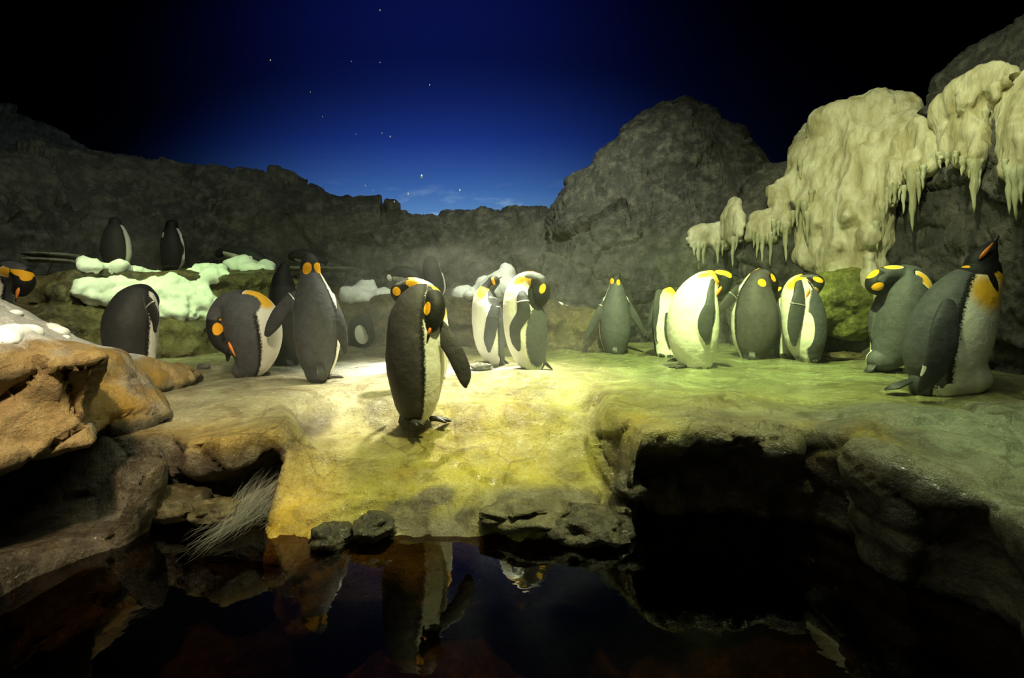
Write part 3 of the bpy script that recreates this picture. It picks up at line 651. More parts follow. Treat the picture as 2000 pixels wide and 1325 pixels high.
def stone(px, py, d, rx, ry, rz, label, mat=None, s=1, rot=0, cat='stone', name='stone'):
    dh = hit(px, py, FV, 10) if d < 4.4 and d > 2.35 else None
    return stone_(px, py, dh or d, rx, ry, rz, label, mat, s, rot, cat, name)
def stone_(px, py, d, rx, ry, rz, label, mat=None, s=1, rot=0, cat='stone', name='stone'):
    c = W(px, py, d); n = 22; th = np.linspace(0.02, PI-.02, n); ph = np.linspace(0, 2*PI, 36, endpoint=False)
    S = np.array([[math.sin(t)*math.cos(p), math.sin(t)*math.sin(p), math.cos(t)] for t in th for p in ph]); i = np.arange(n-1)[:, None]*36; j = np.arange(36)[None]
    Q = np.stack([i+j, i+36+j, i+36+(j+1) % 36, i+(j+1) % 36], -1).reshape(-1, 4)
    f, cc = facet(S*1.6+s*5.1, s, .8); r = 1+.14*f+.16*fbm(S*2+s, 3, s)+.04*fbm(S*8, 2, s)
    V = S*r[:, None]*np.array([rx, ry, rz]); ca, sa = math.cos(rot), math.sin(rot); V = V@np.array([[ca, sa, 0], [-sa, ca, 0], [0, 0, 1]])
    base = c-np.array([0, 0, rz*.9])
    o = link(name, mesh_np(name, V+np.array([0, 0, rz*.9]), Q, mat or M_STONE), None, base); return tag(o, label, cat)
stone(1150, 1030, 2.12, .17, .13, .075, 'large dark wet stone at the waterline below the raised ledge', s=3)
stone(648, 1050, 2.07, .085, .09, .05, 'dark rounded stone at the lower left tip of the yellow apron', s=4)
stone(730, 1030, 2.1, .09, .08, .05, 'flat dark stone at the waterline right of the apron tip', s=5)
stone(1030, 1003, 2.2, .20, .13, .06, 'long grey stone along the water in the middle of the apron foot', rock_mat('grey_wet_stone', (.07, .06, .03), (.17, .15, .08), (.28, .25, .14), .5, .8, 2), 6)
stone(1230, 950, 2.28, .08, .08, .06, 'dark glistening stone in the corner under the raised ledge', s=8)
stone(340, 985, 2.30, .15, .12, .075, 'wet brown stone in the hollow left of the cascade', M_BANK, 9)
stone(420, 1000, 2.22, .10, .09, .05, 'smaller wet stone in the hollow at the cascade foot', M_BANK, 10)
stone(1655, 698, 5.05, .25, .15, .05, 'low flat stone on the wet ledge under the mossy mound', M_BANK, 11)
stone(940, 716, 4.3, .09, .06, .03, 'flat grey stone beside the feet of the bright penguins', M_SLAB, 12)
stone(398, 716, 3.95, .05, .04, .03, 'small pale stone at the tail end of the boulder', M_SLAB, 14)
def slab(px0, px1, py, d, hh, label, grp):
    a, b = W(px0, py, d), W(px1, py+3, d+.05); P = [a+(b-a)*t for t in np.linspace(0, 1, 9)]
    v, q = tube(P, np.array([.13, .16, .17, .165, .17, .16, .17, .16, .12]), .17/hh, (0, 0, 1), 12); v = v+(.02*fbm(v*6, 2, 2))[:, None]
    rl = (a+b)/2; o = link('stone_slab', mesh_np('stone_slab', v-rl, q, M_SLAB), None, rl); tag(o, label, 'stone', grp)
slab(566, 702, 524, 6.75, .03, 'pale flat stone slab on the terrace behind the upright penguin', 'stone slabs on the terrace')
slab(60, 150, 497, 5.5, .025, 'upper thin pale slab on the left end of the terrace', 'stone slabs on the terrace')
slab(58, 152, 508, 5.4, .025, 'lower thin pale slab on the left end of the terrace', 'stone slabs on the terrace')

# cascade: threads of white water running out of the hollow
def foam_mat():
    m = NT('foaming_water'); m.b.inputs['Base Color'].default_value = (.5, .48, .42, 1); m.b.inputs['Roughness'].default_value = .15; m.b.inputs['Alpha'].default_value = .055; return m.m
parts = []
for k in range(620):
    r = rng.random; u = r(); x0 = 575-70*r(); y0 = 905+55*r()+20*u; a = W(x0, y0, 2.42-.12*r())
    px1 = 322+215*u+40*r(); py1 = 1112-100*u*1.0-55*r(); py1 = max(py1, 1005); d1 = (CZ-WATER-.012)*F/(py1-HY); b = W(px1, py1, d1)
    c1 = a+np.array([-.06-.1*r(), -.12*r(), -.09-.06*r()]); c2 = b+(a-b)*.4+np.array([.03*r(), 0, .015-.06*r()]); c2[2] = max(c2[2], WATER+.01)
    P = [(1-t)**3*a+3*t*(1-t)**2*c1+3*t*t*(1-t)*c2+t**3*b for t in np.linspace(0, 1, 12)]; t0 = int(r()*6); t1 = min(12, t0+4+int(r()*6)); P = P[t0:t1]
    n = len(P); P = [p+np.array([math.sin(i*.9+k)*.011, 0, math.cos(i*1.4+k*2)*.004]) for i, p in enumerate(P)]
    parts.append(tube(P, np.array([math.sin((i+.5)/n*PI) for i in range(n)])*(.0009+.0022*r()*r()), 1, (0, -1, .3), 5))
v, q = joinq(parts); rl = v.mean(0); rl[2] = v[:, 2].min(); tag(link('cascade', mesh_np('cascade', v-rl, q, foam_mat()), None, rl), 'thin white threads of water running out of the dark hollow', 'cascade', kind='stuff')
def mist_mat():
    m = NT('drifting_mist'); m.n.remove(m.b); v = m.n.new('ShaderNodeVolumePrincipled'); m.lk(v.outputs[0], m.out.inputs['Volume'])
    n = m.noise(1.5, 3, m.mapping((1, 1, 1.6)), rough=.5, dist=.6); m.lk(m.rng(n, .44, .75, .003, .10), v.inputs['Density']); v.inputs['Color'].default_value = (.9, .95, .8, 1); v.inputs['Anisotropy'].default_value = .3
    return m.m
vlo = (-2.2, 2.35, -.05); vhi = (2.1, 5.1, .95)
mv = box_obj('mist', vlo, vhi, mist_mat()); del mv['kind']; tag(mv, 'thin cold mist drifting over the rock ledge among the penguins', 'mist', kind='stuff')
# drifting snowflakes
M_FL = plain('snow_flake_white', (.5, .53, .55), .6)
for px, py, r in ((742, 20, 3), (528, 118, 3), (742, 122, 2), (686, 120, 2), (823, 345, 5), (797, 379, 4), (729, 372, 3), (713, 363, 2.5), (762, 267, 3), (746, 260, 2.5), (898, 372, 3.5), (770, 394, 3), (606, 180, 2), (695, 262, 2), (839, 166, 2), (630, 228, 2)):
    d = 3.2+3*rng.random(); c = W(px, py, d); s_ = r*d/F*.42
    v, q = tube([c+np.array([0, 0, z*s_*1.7]) for z in (-1, -.5, 0, .5, 1)], np.array([.2, .8, 1, .8, .2])*s_, 1.3, (0, -1, 0), 6)
    o = link('snow_flake', mesh_np('snow_flake', v-c, q, M_FL), None, c); tag(o, 'tiny white snowflake drifting before the blue mural', 'snowflake', 'snowflakes drifting in the air')

# ---------------------------------------------------------------- penguins
def foot_mesh(p, ang, L, s=1.0):
    """webbed foot: three toes with claws and the web between them; ang = heading in plan"""
    parts = []; up = np.array([0, 0, 1.])
    for k, da in enumerate((-.42, 0, .42)):
        a = ang+da; dv = np.array([math.cos(a), math.sin(a), 0]); l = L*(1 if k == 1 else .88)
        q = [p+up*.016*s-dv*L*.25, p+up*.018*s+dv*l*.25, p+up*.013*s+dv*l*.65, p+up*.008*s+dv*l*.92, p+dv*l*1.08+up*.003]
        parts.append(tube(q, np.array([.017, .016, .012, .009, .003])*s, 1.1, (0, 0, 1), 8))
    w = []
    for a in np.linspace(-.42, .42, 7):
        dv = np.array([math.cos(ang+a), math.sin(ang+a), 0])
        for f in (0, .4, .8): w.append(p+dv*L*f*(1-.12*abs(math.cos(a*3.7))*(f > .7))+up*.010*s)
    w = np.array(w); n = len(w); i = (np.arange(6)[:, None]*3+np.arange(2)[None]); Qw = np.stack([i, i+3, i+4, i+1], -1).reshape(-1, 4)
    w2 = w-up*.006; V = np.vstack([w, w2]); Qw = np.vstack([Qw, Qw[:, ::-1]+n, [[2, 5, 5+n, 2+n], [5, 8, 8+n, 5+n], [8, 11, 11+n, 8+n], [11, 14, 14+n, 11+n], [14, 17, 17+n, 14+n], [17, 20, 20+n, 17+n]]])
    parts.append((V, Qw)); return joinq(parts)

def penguin(kind, d, spine, head, front, label, group, mat=None, flips=(), feet=(), tail=None, beak=None, paint=(), bands=(), eyes=(), thr=.12, vox=None, fz=None, whites=True, sq=1.0, extra=(), stripe=None):
    """spine: (px, py, dy, r px) control points from rump to face, in this bird's own image plane at depth d"""
    s = d/F; vox = vox or max(.0048, 1.7*s)
    def wp(px, py, dy): return np.array([(px-HX)*(d+dy)/F, d+dy, CZ+(HY-py)*(d+dy)/F])
    spine = list(spine)
    if kind == 'king_penguin': a0 = spine[0]; spine[0] = (a0[0], a0[1]-a0[3]*.15, a0[2], a0[3]*1.4)
    cp = np.array([[*wp(a, b, c), r*s] for a, b, c, r in spine]); sp, par = catmull(cp, 9); sp[:, 3] = np.maximum(sp[:, 3], .003)
    fl = []
    for f in flips:
        q = np.array([[*wp(a, b, c), r*s] for a, b, c, r in f['p']]); q, qp = catmull(q, 4); q[:, 3] = np.maximum(q[:, 3], .004); fl.append((q, np.array(f.get('n', (0, -1, 0)), float), f.get('flat', 3.2)))
    allp = np.vstack([sp]+[q for q, _, _ in fl]); lo = (allp[:, :3]-allp[:, 3:]).min(0)-.02; hi = (allp[:, :3]+allp[:, 3:]).max(0)+.02
    vol = Vol(lo, hi, vox, .04)
    if sq != 1: vol.chain(sp, 0, (0, 1, 0), sq)
    else: vol.chain(sp)
    for q, nr, flat in fl: vol.chain(q, .03, nr, flat)
    for q in extra: vol.chain(np.array([[*wp(a, b, c), r*s] for a, b, c, r in q]), .05)
    V, Q = vol.mesh(); N0 = normals(V, Q); V = V+N0*(.0032*fbm(V*13, 2, 3)+.0009*fbm(V*55, 2, 4))[:, None]
    # --- plumage fields
    best = np.full(len(V), 9.); tt = np.zeros(len(V)); cen = np.zeros_like(V); rr = np.ones(len(V))
    for i in range(len(sp)-1):
        a, b = sp[i], sp[i+1]; e = b[:3]-a[:3]; t = np.clip(((V-a[:3])@e)/(e@e+1e-9), 0, 1); c = a[:3]+t[:, None]*e; r = a[3]+t*(b[3]-a[3])
        v = np.linalg.norm(V-c, axis=1)-r; m = v < best; best[m] = v[m]; tt[m] = (par[i]+t*(par[i+1]-par[i]))[m]; cen[m] = c[m]; rr[m] = r[m]
    fd = np.full(len(V), 9.)
    for q, nr, flat in fl:
        nr = nr/np.linalg.norm(nr)
        for i in range(len(q)-1):
            a, b = q[i], q[i+1]; X = V-a[:3]; X = X+np.outer(X@nr*(flat-1), nr); e = b[:3]-a[:3]; e = e+(e@nr)*(flat-1)*nr
            t = np.clip((X@e)/(e@e+1e-9), 0, 1); v = np.linalg.norm(X-t[:, None]*e, axis=1)-(a[3]+t*(b[3]-a[3])); fd = np.minimum(fd, v)
    f0, f1 = np.array(front[0], float), np.array(front[-1], float); w = np.clip(tt/max(head, .1), 0, 1)[:, None]; fr = f0*(1-w)+f1*w; fr /= np.linalg.norm(fr, axis=1, keepdims=True)
    rad = (V-cen)/(rr[:, None]+1e-4); belly = (rad*fr).sum(1)-thr
    for q in extra:
        q = np.array([[*wp(a, b, c), r*s] for a, b, c, r in q])
        for a in q: belly = np.where(np.linalg.norm(V-a[:3], axis=1) < a[3]*1.12, np.maximum(belly, .5), belly)
    if not whites: belly = belly-5
    yellow = sstep(head-1.5, head-.25, tt)*(1 if kind == 'king_penguin' and mat is not M_GENT else 0)
    dark = np.clip((tt-head)*1.2, -1, 1)
    flip = np.clip((best-fd)/.02, -1, 1)-.55
    F5 = {'patch': np.full(len(V), -1.), 'white': np.full(len(V), -1.), 'grey': np.full(len(V), -1.), 'dark': dark, 'belly': np.clip(belly, -1, 1)}
    pxy = np.stack([HX+V[:, 0]/V[:, 1]*F, HY-(V[:, 2]-CZ)/V[:, 1]*F], 1)
    def surf(px, py, rear=False):
        dd = np.hypot(pxy[:, 0]-px, pxy[:, 1]-py); near = dd < dd.min()+3.0; ii = np.nonzero(near)[0]; y = V[ii, 1]
        return V[ii[np.argmax(y) if rear else np.argmin(y)]]
    for p in paint:
        cl, px, py, rx, ry, an = p[:6]; c = surf(px, py); ca, sa = math.cos(math.radians(an)), math.sin(math.radians(an))
        X = V-c; u = X[:, 0]*ca+X[:, 2]*sa; v = -X[:, 0]*sa+X[:, 2]*ca
        dr_ = max(rx, ry)*(1.5 if max(rx, ry) < 3*min(rx, ry) else .6)
        val = 1-np.sqrt((u/(rx*s))**2+(v/(ry*s))**2+(X[:, 1]/(dr_*s))**2)
        if cl == 'glow': yellow = np.maximum(yellow, sstep(-.1, .6, val))
        elif cl == 'yellow': yellow = np.maximum(yellow, sstep(-.3, .5, val)); F5['belly'] = np.maximum(F5['belly'], np.clip(val, -1, 1))
        else: F5[cl] = np.maximum(F5[cl], np.clip(val, -1, 1))
        if cl in ('grey',): F5['dark'] = np.where(val > 0, -.3, F5['dark'])
    base = V[:, 2].min() if fz is None else fz
    root = empty(kind, (cp[0, 0], cp[0, 1], base)); rl = np.array(root.location); tag(root, label, 'penguin', group)
    at = dict(F5); at['yellow'] = yellow; at['flip'] = flip
    link('body', mesh_np('body', V-rl, Q, mat, attrs=at), root)
    for f in feet:
        px, py, dy, ang, L = f; z = None; p = wp(px, py, dy); v, q = foot_mesh(p, math.radians(ang), L*s, d*s*0+max(.8, 1)); link('foot', mesh_np('foot', v-rl, q, M_FOOT), root)
    if tail:
        a = wp(*tail[0]); b = wp(*tail[1]); parts = []; e = b-a; sd = np.cross(e, (0, 0, 1)); sd /= np.linalg.norm(sd)+1e-9
        for k in range(-2, 3):
            o_ = sd*k*.008; parts.append(tube([a+o_*.8, a+e*.55+o_*1.3+np.array([0, 0, .002*k]), b+o_*1.7-e*.07*abs(k)], [.018, .013, .003], 1.6, np.cross(e, sd), 8))
        v, q = joinq(parts); link('tail', mesh_np('tail', v-rl, q, M_TAIL), root)
    if beak:
        a, b, t_ = wp(*beak[0]), wp(*beak[1]), beak[2] if len(beak) > 2 else 1
        mid = (a+b)/2+np.array([0, 0, .004]); q0, _ = catmull([a, mid, b], 4); rd = np.linspace(.014, .0035, len(q0))*t_
        v, q = tube(q0, rd, 1.0, (.3, -1, .2), 10); bk = link('bill', mesh_np('bill', v-rl, q, M_BILL), root)
        if len(beak) > 3:
            for sgn in beak[3]:
                off = np.array([0, sgn*.009, 0])*t_; qq = q0[1:-3]+off; e = (b-a)/np.linalg.norm(b-a)
                v, q = tube(qq, np.array([.25, .75, .9, .75, .55, .3][:len(qq)])*.0085*t_, 1.5, (0, -1, 0), 8)
                link('bill_plate', mesh_np('bill_plate', v-rl, q, M_STRIPE), bk)['label'] = 'orange bill plate'
    if stripe:
        (ax, ay), (bx, by), wd = stripe; ts = np.linspace(0, 1, 7); P = []
        for t in ts:
            c = surf(ax+(bx-ax)*t, ay+(by-ay)*t); P.append(c)
        y0 = min(p[1] for p in P[:3])-.003; P = [np.array([(ax+(bx-ax)*t-HX)*y0/F, y0-.002*math.sin(t*PI), CZ+(HY-ay-(by-ay)*t)*y0/F]) for t in ts]
        v, q = tube(P, np.array([.3, .85, 1, .9, .7, .45, .15])*wd*s, 1.6, (0, -1, 0), 10); o_ = link('bill_plate', mesh_np('bill_plate', v-rl, q, M_STRIPE), root); o_['label'] = 'orange bill plate'
    for px, py in eyes:
        c = surf(px, py); r = .0065; th = np.linspace(0, PI, 7); v = []; 
        v, q = tube([c+np.array([0, 0, -r]), c+np.array([0, 0, -r*.5]), c, c+np.array([0, 0, r*.5]), c+np.array([0, 0, r])], np.array([.2, .86, 1, .86, .2])*r, 1, (0, -1, 0), 10)
        link('eye', mesh_np('eye', v-rl, q, M_EYE), root)
    for fi, k in bands:
        q, nr, flat = fl[fi]; j = min(int(k*(len(q)-1)), len(q)-2); c = q[j, :3]; t = q[j+1, :3]-q[j, :3]; t /= np.linalg.norm(t); r = q[j, 3]+.004
        nr = nr/np.linalg.norm(nr); w_ = np.cross(t, nr); w_ /= np.linalg.norm(w_); m_ = np.cross(w_, t)
        ring = [c+w_*math.cos(a)*r+m_*math.sin(a)*(r/flat+.004) for a in np.linspace(0, 2*PI, 25)]
        v, q2 = tube(ring, np.full(25, .0035), .6, t, 6); link('flipper_band', mesh_np('flipper_band', v-rl, q2, M_BAND), root)
    return root

G1 = 'king penguins standing on the front ledge'; G2 = 'small penguins on the back terrace'
AW = (0, 1, 0)
penguin('king_penguin', 3.6, [(-40, 735, 0, 30), (-42, 700, 0, 46), (-40, 650, 0, 52), (-36, 610, 0, 48), (-26, 575, 0, 38), (-6, 545, 0, 24), (16, 529, -.02, 18), (38, 533, -.04, 17), (47, 550, -.04, 18), (41, 566, -.04, 14)], 7.2,
        [(.6, -.8, 0), (.6, -.8, 0)], 'king penguin half out of the left edge, head bowed behind the frosted boulder', G1, M_KING, thr=.75,
        beak=((40, 566, -.05), (30, 588, -.05), 1.1), stripe=((37, 562), (32, 584), 3.4), paint=[('patch', 42, 532, 17, 6, -18), ('patch', 53, 541, 8, 8, -60), ('yellow', 4, 532, 14, 12, 20), ('grey', 24, 516, 26, 6, -15)], eyes=[(55, 556)],
        flips=[{'p': [(-15, 585, -.1, 12), (-2, 620, -.14, 14), (-5, 680, -.12, 8)]}])
penguin('king_penguin', 3.35, [(258, 740, 0, 30), (257, 710, 0, 38), (255, 670, 0, 44), (256, 632, 0, 46), (263, 600, .02, 38), (272, 579, .04, 24), (283, 573, .08, 16), (294, 586, .12, 15), (296, 602, .15, 12)], 4.6,
        [(.75, .66, 0), (.8, .6, 0)], 'black-backed penguin hunched alone behind the frosted boulder, white flank on its right', G1, M_GENT, thr=.6,
        flips=[{'p': [(290, 592, -.03, 12), (302, 616, -.05, 11), (303, 646, -.05, 5)], 'n': (-.3, -1, 0)}], bands=[(0, .2)], paint=[('grey', 240, 625, 20, 30, 0)])
penguin('king_penguin', 3.7, [(476, 724, 0, 15), (492, 712, 0, 28), (499, 688, 0, 39), (497, 652, 0, 50), (489, 620, 0, 49), (470, 603, 0, 36), (445, 598, -.02, 24), (427, 618, -.04, 19), (424, 645, -.05, 18), (430, 668, -.06, 14), (444, 684, -.06, 9)], 7.3,
        [(.88, .46, 0), (.9, .4, .3)], 'grey king penguin bent double at left, bill reaching down to its tail', G1, M_KING, thr=.2,
        flips=[{'p': [(452, 640, -.06, 8), (446, 672, -.05, 8), (445, 704, -.03, 4)]}],
        feet=[(500, 738, -.02, 200, 24), (520, 735, .05, 200, 24)], tail=((478, 722, -.02), (458, 754, -.05)), beak=((441, 678, -.06), (464, 706, -.08), 1.1), stripe=((446, 668), (460, 697), 3),
        paint=[('patch', 427, 642, 8, 12, 0), ('yellow', 500, 574, 28, 12, -25), ('yellow', 520, 588, 18, 10, -45), ('grey', 440, 600, 28, 20, 30), ('grey', 470, 595, 34, 24, 0)])
penguin('king_penguin', 4.55, [(560, 708, 0, 16), (562, 692, 0, 26), (560, 655, 0, 31), (556, 610, 0, 30), (553, 575, 0, 26), (552, 552, 0, 20), (553, 535, 0, 14), (556, 522, 0, 9)], 4.3,
        [AW, AW], 'slim dark penguin seen from behind, squeezed between the bent grey one and the upright one', G1, M_GENT,
        flips=[{'p': [(575, 585, -.02, 8), (573, 630, -.06, 9), (561, 672, -.06, 5)]}, {'p': [(534, 590, 0, 8), (531, 630, 0, 9), (535, 665, 0, 4)]}], tail=((562, 700, -.08), (570, 716, -.12)), feet=[(552, 713, 0, 90, 18), (572, 712, 0, 90, 18)], paint=[('grey', 562, 665, 22, 50, 0)])
penguin('king_penguin', 3.6, [(622, 728, 0, 18), (622, 712, 0, 29), (621, 690, 0, 38), (620, 655, 0, 43), (618, 618, 0, 42), (614, 585, 0, 35), (610, 558, 0, 26), (607, 538, 0, 19), (606, 520, 0, 18), (604, 507, .01, 13)], 7.55,
        [AW, AW], 'upright grey king penguin seen from behind, left flipper held out, orange ear patches', G1, M_KING, thr=-.2,
        flips=[{'p': [(596, 583, -.02, 14), (574, 585, -.05, 15), (552, 606, -.08, 15), (535, 632, -.09, 13), (523, 652, -.09, 7)], 'n': (.2, -1, .2)}, {'p': [(645, 585, 0, 12), (661, 625, -.03, 12), (670, 660, -.03, 10), (674, 690, -.03, 3)], 'n': (.6, -.8, 0)}],
        bands=[(0, .27)], feet=[(606, 741, -.02, 100, 24), (646, 741, .0, 60, 26)], tail=((624, 715, -.12), (630, 745, -.16)), paint=[('patch', 597, 527, 9, 12, -15), ('patch', 625, 523, 7, 11, 20)])
penguin('gentoo_penguin', 6.3, [(705, 676, 0, 12), (705, 662, 0, 20), (704, 645, 0, 22), (700, 634, -.02, 17), (708, 627, -.06, 13), (718, 634, -.1, 11), (720, 646, -.12, 8)], 3.6,
        [(0, -1, 0), (0, -1, 0)], 'small black-headed penguin crouching at the foot of the terrace, pale belly showing', 'small penguins by the terrace', M_GENT, whites=False, thr=.1,
        flips=[{'p': [(686, 645, -.02, 7), (683, 660, -.04, 7), (684, 674, -.04, 4)]}, {'p': [(724, 640, -.02, 4), (731, 655, -.04, 4), (728, 668, -.04, 2)]}], paint=[('white', 708, 654, 12, 19, 10)], feet=[(700, 681, -.05, 270, 10), (712, 681, -.05, 270, 10)], tail=((690, 668, .08), (680, 676, .15)))
penguin('king_penguin', 3.55, [(842, 738, 0, 18), (841, 715, 0, 32), (841, 670, 0, 36), (840, 625, 0, 34), (838, 592, 0, 28), (827, 566, 0, 18), (806, 556, 0, 14), (787, 559, -.01, 13), (776, 569, -.02, 13), (779, 583, -.02, 10)], 6.3,
        [(.5, -.8, 0), (0, -1, 0)], 'king penguin almost hidden behind the large dark one, head curled to the left', G1, M_KING, thr=.0,
        beak=((778, 580, -.02), (787, 600, -.02), .9), paint=[('patch', 773, 567, 8, 9, 30), ('patch', 806, 551, 12, 7, -10), ('patch', 830, 558, 8, 5, 0), ('grey', 792, 550, 16, 4, 10), ('yellow', 868, 598, 14, 26, 10)], feet=[(845, 744, 0, 300, 22), (825, 744, .05, 250, 22)])
penguin('king_penguin', 2.9, [(812, 804, 0, 19), (813, 788, 0, 38), (813, 762, 0, 47), (812, 720, .0, 55), (811, 675, 0, 56), (811, 632, 0, 51), (819, 600, 0, 42), (836, 583, 0, 27), (849, 596, -.07, 20), (848, 617, -.09, 19), (843, 636, -.10, 13)], 7.4,
        [(.86, .5, 0), (.9, .4, 0)], 'large dark king penguin at front centre, back turned, head tucked, right flipper spread', G1, M_KINGD, thr=.02,
        flips=[{'p': [(850, 632, -.03, 15), (868, 655, -.06, 17), (890, 692, -.09, 17), (905, 728, -.10, 15), (909, 754, -.10, 5)], 'n': (.1, -1, .1)}, {'p': [(768, 640, .08, 12), (760, 700, .12, 13), (770, 750, .12, 6)], 'n': (1, -.3, 0)}],
        feet=[(848, 824, .0, -8, 32), (806, 829, -.08, -35, 28)], tail=((795, 790, -.03), (781, 834, -.06)), beak=((843, 634, -.12), (834, 668, -.135), 1.15, (-1,)),
        paint=[('patch', 832, 601, 7, 13, -5), ('yellow', 868, 600, 12, 38, 8), ('dark', 845, 605, 22, 30, 0)])
penguin('king_penguin', 4.6, [(966, 702, 0, 14), (962, 690, 0, 22), (957, 665, 0, 29), (953, 630, 0, 31), (950, 602, 0, 28), (947, 582, 0, 21), (951, 567, 0, 14), (960, 556, 0, 12), (964, 550, 0, 12)], 5.75,
        [(-.85, -.5, 0), (-.8, -.6, 0)], 'slimmer bright-bellied king penguin left of the bowed white-fronted one, head turned away', G1, M_KING, thr=-.05,
        flips=[{'p': [(965, 592, -.10, 11), (962, 625, -.15, 12), (956, 660, -.16, 11), (955, 686, -.15, 4)]}], bands=[(0, .15)], feet=[(958, 712, -.05, 200, 18), (978, 714, 0, 200, 18)], tail=((972, 698, .02), (996, 712, .06)),
        beak=((968, 549, .02), (980, 541, .07), .9), paint=[('patch', 965, 551, 3, 9, 20), ('yellow', 938, 570, 12, 14, 30), ('grey', 968, 575, 14, 22, -10)])
penguin('king_penguin', 4.1, [(1044, 706, 0, 16), (1036, 694, 0, 30), (1029, 665, 0, 39), (1025, 628, 0, 42), (1018, 592, 0, 35), (1016, 564, 0, 24), (1028, 547, -.02, 16), (1046, 547, -.04, 15), (1057, 560, -.05, 17), (1054, 580, -.06, 18), (1044, 598, -.07, 11)], 6.7,
        [(-.8, -.6, 0), (-.8, -.6, 0)], 'white-fronted king penguin with arched neck, head bowed to its chest, banded flipper', G1, M_KING, thr=-.22,
        flips=[{'p': [(1018, 568, -.10, 8), (1021, 590, -.16, 11), (1022, 612, -.18, 13), (1006, 640, -.18, 11), (1007, 665, -.17, 9), (1013, 684, -.16, 4)]}], bands=[(0, .24)],
        feet=[(1020, 727, -.05, 205, 26), (1036, 722, .04, 215, 24)], tail=((1056, 700, .02), (1080, 724, .05)), beak=((1042, 598, -.08), (1030, 616, -.12), 1.0),
        paint=[('patch', 1058, 562, 6, 10, -20), ('yellow', 1012, 545, 14, 10, 30), ('yellow', 1030, 548, 14, 6, -20), ('grey', 1045, 536, 22, 6, 0), ('grey', 1054, 660, 24, 60, 0), ('dark', 1050, 575, 22, 30, 0)], eyes=[(1066, 580)])
penguin('king_penguin', 5.75, [(1201, 684, 0, 14), (1201, 672, 0, 24), (1201, 650, 0, 30), (1201, 622, 0, 29), (1202, 596, 0, 24), (1203, 575, 0, 18), (1203, 560, 0, 13), (1203, 548, 0, 11), (1208, 538, 0, 5)], 6.5,
        [AW, AW], 'lone king penguin seen from behind, both flippers spread wide, before the cliff', G1, M_KING, thr=-.15,
        flips=[{'p': [(1184, 588, 0, 8), (1170, 612, -.03, 8), (1154, 642, -.04, 7), (1140, 670, -.04, 3)]}, {'p': [(1221, 588, 0, 8), (1236, 612, -.03, 8), (1250, 636, -.04, 6), (1260, 656, -.04, 3)]}], bands=[(0, .2)],
        feet=[(1190, 690, 0, 90, 16), (1213, 690, 0, 90, 16)], tail=((1201, 676, -.12), (1201, 695, -.16)), paint=[('patch', 1192, 549, 4, 6, 0), ('patch', 1211, 551, 4, 6, 0)])
penguin('king_penguin', 5.4, [(1302, 688, 0, 16), (1302, 672, 0, 24), (1301, 645, 0, 27), (1301, 612, 0, 25), (1302, 586, 0, 20), (1312, 572, 0, 12), (1324, 572, 0, 12), (1330, 584, 0, 10)], 4.9,
        [(.3, -.95, 0), (.3, -.95, 0)], 'king penguin half hidden left of the brightest one, dark flippers framing its belly', G1, M_KING, thr=-.05,
        flips=[{'p': [(1288, 574, -.05, 9), (1283, 604, -.09, 8), (1281, 635, -.09, 6), (1283, 665, -.08, 3)]}, {'p': [(1282, 585, 0, 6), (1273, 612, .02, 5), (1266, 640, .02, 2)]}, {'p': [(1304, 615, -.14, 5), (1303, 650, -.15, 5), (1308, 678, -.14, 2)]}],
        feet=[(1290, 696, -.06, 270, 14), (1306, 696, -.06, 270, 14)], paint=[('yellow', 1310, 566, 14, 8, 0)])
penguin('king_penguin', 4.25, [(1360, 704, 0, 22), (1356, 690, 0, 36), (1353, 655, 0, 47), (1354, 615, 0, 47), (1361, 582, 0, 38), (1374, 558, 0, 27), (1392, 545, -.02, 17), (1408, 540, -.03, 15), (1415, 548, -.04, 16), (1412, 564, -.05, 12), (1404, 572, -.05, 8)], 6.05,
        [(-.4, -.92, 0), (-.4, -.92, 0)], 'brightest king penguin, big yellow-green lit belly, head curled over to the right', G1, M_KING, thr=-.5,
        flips=[{'p': [(1390, 545, -.10, 5), (1389, 570, -.16, 7), (1387, 595, -.20, 9), (1379, 622, -.21, 14), (1377, 645, -.21, 13), (1381, 668, -.20, 6)]}],
        feet=[(1345, 719, -.05, 182, 36), (1375, 722, -.08, 190, 30)], tail=((1335, 700, .04), (1302, 706, .03)), beak=((1408, 566, -.07), (1396, 586, -.1), 1.1), stripe=((1409, 560), (1397, 581), 3.2),
        paint=[('patch', 1413, 530, 18, 5, -12), ('patch', 1424, 534, 8, 5, -35), ('yellow', 1378, 534, 20, 6, 8), ('grey', 1396, 600, 12, 40, 0)])
penguin('king_penguin', 5.15, [(1469, 694, 0, 16), (1470, 682, 0, 26), (1472, 656, 0, 39), (1474, 622, 0, 43), (1473, 590, 0, 37), (1476, 566, 0, 28), (1483, 547, 0, 21), (1495, 541, .0, 17), (1504, 552, .0, 15), (1508, 568, .02, 10)], 6.4,
        [AW, AW], 'greenish dark king penguin seen from behind, head drooping right, left flipper reaching out', G1, M_KINGD, thr=-.18,
        flips=[{'p': [(1442, 566, 0, 10), (1431, 578, -.03, 10), (1417, 594, -.04, 10), (1402, 610, -.04, 6)]}, {'p': [(1508, 590, 0, 8), (1514, 625, .02, 8), (1512, 655, .02, 4)]}], bands=[(0, .35)],
        feet=[(1455, 702, 0, 90, 18), (1485, 702, 0, 90, 18)], tail=((1469, 686, -.12), (1469, 706, -.16)), paint=[('patch', 1489, 549, 8, 8, 0), ('patch', 1513, 542, 4, 9, 30), ('grey', 1485, 530, 18, 8, 0)])
